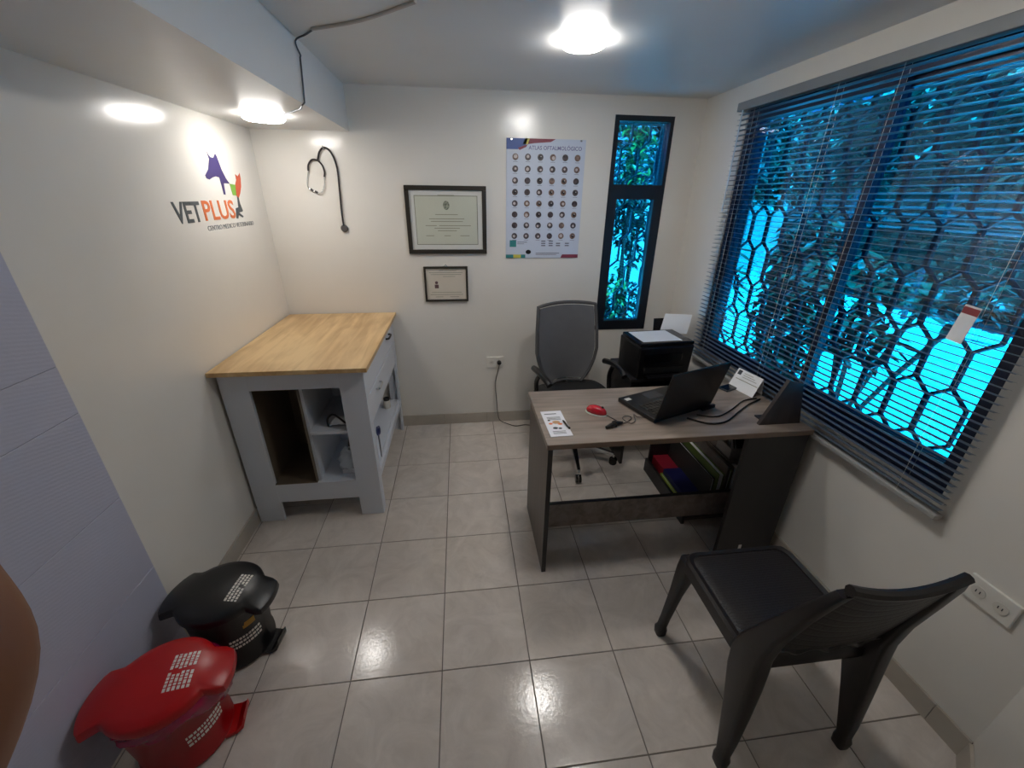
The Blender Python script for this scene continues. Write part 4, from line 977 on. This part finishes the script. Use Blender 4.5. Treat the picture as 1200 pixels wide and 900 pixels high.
bin_('black pedal bin with white print on its lid, against the left wall', (-.788, -1.125, 0), math.radians(-6), mat('bin_black', srgb(16, 15, 17), .33, var=.1), mat('bin_black_lid', srgb(20, 19, 21), .33, var=.1), False, 3, True)
bin_('red pedal bin with white print on its lid, nearest the camera', (-.805, -1.430, 0), math.radians(12), mat('bin_red', srgb(150, 8, 16), .3, var=.08), mat('bin_red_lid', srgb(176, 8, 14), .3, var=.05), True, 5, False)

# ------------------------------------------------------------------ person's arm at the left edge
am = thing('person', (-.36, -2.06, 1.2), label='bare brown bent elbow of a person reaching in at the left edge of the photo', cat='person')
me = bpy.data.meshes.new('arm'); 
jv = [(-.46, -1.94, 1.62), (-.37, -1.965, 1.47), (-.322, -2.0, 1.345), (-.272, -2.03, 1.258), (-.286, -2.075, 1.195), (-.345, -2.17, 1.08), (-.39, -2.26, .97), (-.41, -2.29, .93), (-.43, -2.325, .87)]
jr = [.058, .054, .048, .046, .042, .040, .028, .027, .030]
hand0 = Vector(jv[-1])
me.from_pydata([tuple(Vector(p) - Vector(am.location)) for p in jv], [(i, i + 1) for i in range(len(jv) - 1)], [])
ao = bpy.data.objects.new('arm', me); COL.objects.link(ao); ao.parent = am
M_skin = mat('brown_skin', srgb(132, 88, 62), .5, var=.06, scale=6, bump=.15, bscale=60)
me.materials.append(M_skin)
sk_ = ao.modifiers.new('skin', 'SKIN'); ss = ao.modifiers.new('sub', 'SUBSURF'); ss.levels = 2; ss.render_levels = 2
for i, v in enumerate(me.skin_vertices[0].data): v.radius = (jr[i], jr[i]); v.use_root = (i == 0)
sk_.use_smooth_shade = True
# hand: palm + fingers, hanging relaxed below the frame
def skinned(name, pts, rad, par):
    m_ = bpy.data.meshes.new(name); m_.from_pydata([tuple(Vector(p) - Vector(am.location)) for p in pts], [(i, i + 1) for i in range(len(pts) - 1)], []); m_.materials.append(M_skin)
    o = bpy.data.objects.new(name, m_); COL.objects.link(o); o.parent = par
    o.modifiers.new('skin', 'SKIN').use_smooth_shade = True; s = o.modifiers.new('sub', 'SUBSURF'); s.levels = 1; s.render_levels = 2
    return o
def setr(o, rad):
    for i, v in enumerate(o.data.skin_vertices[0].data): v.radius = (rad[i], rad[i]); v.use_root = (i == 0)
dh = Vector((-.12, -.22, -.55)).normalized(); sd = Vector((.35, -.9, .3)).cross(dh).normalized(); cu_ = dh.cross(sd)
for k in range(4):
    o0 = hand0 + sd * (.027 - .018 * k) + dh * .01
    L = (.070, .078, .072, .056)[k]
    pts = [o0 - dh * .0, o0 + dh * .06, o0 + dh * (.06 + L * .45) + cu_ * .006, o0 + dh * (.06 + L * .8) + cu_ * .018, o0 + dh * (.06 + L) + cu_ * .032]
    fo = skinned('finger', pts, None, am); setr(fo, [.014, .012, .0088, .0080, .0068])
o0 = hand0 + sd * .03; fo = skinned('thumb', [o0, o0 + sd * .02 + dh * .025, o0 + sd * .034 + dh * .05 + cu_ * .006, o0 + sd * .038 + dh * .075 + cu_ * .014], None, am); setr(fo, [.015, .012, .010, .008])
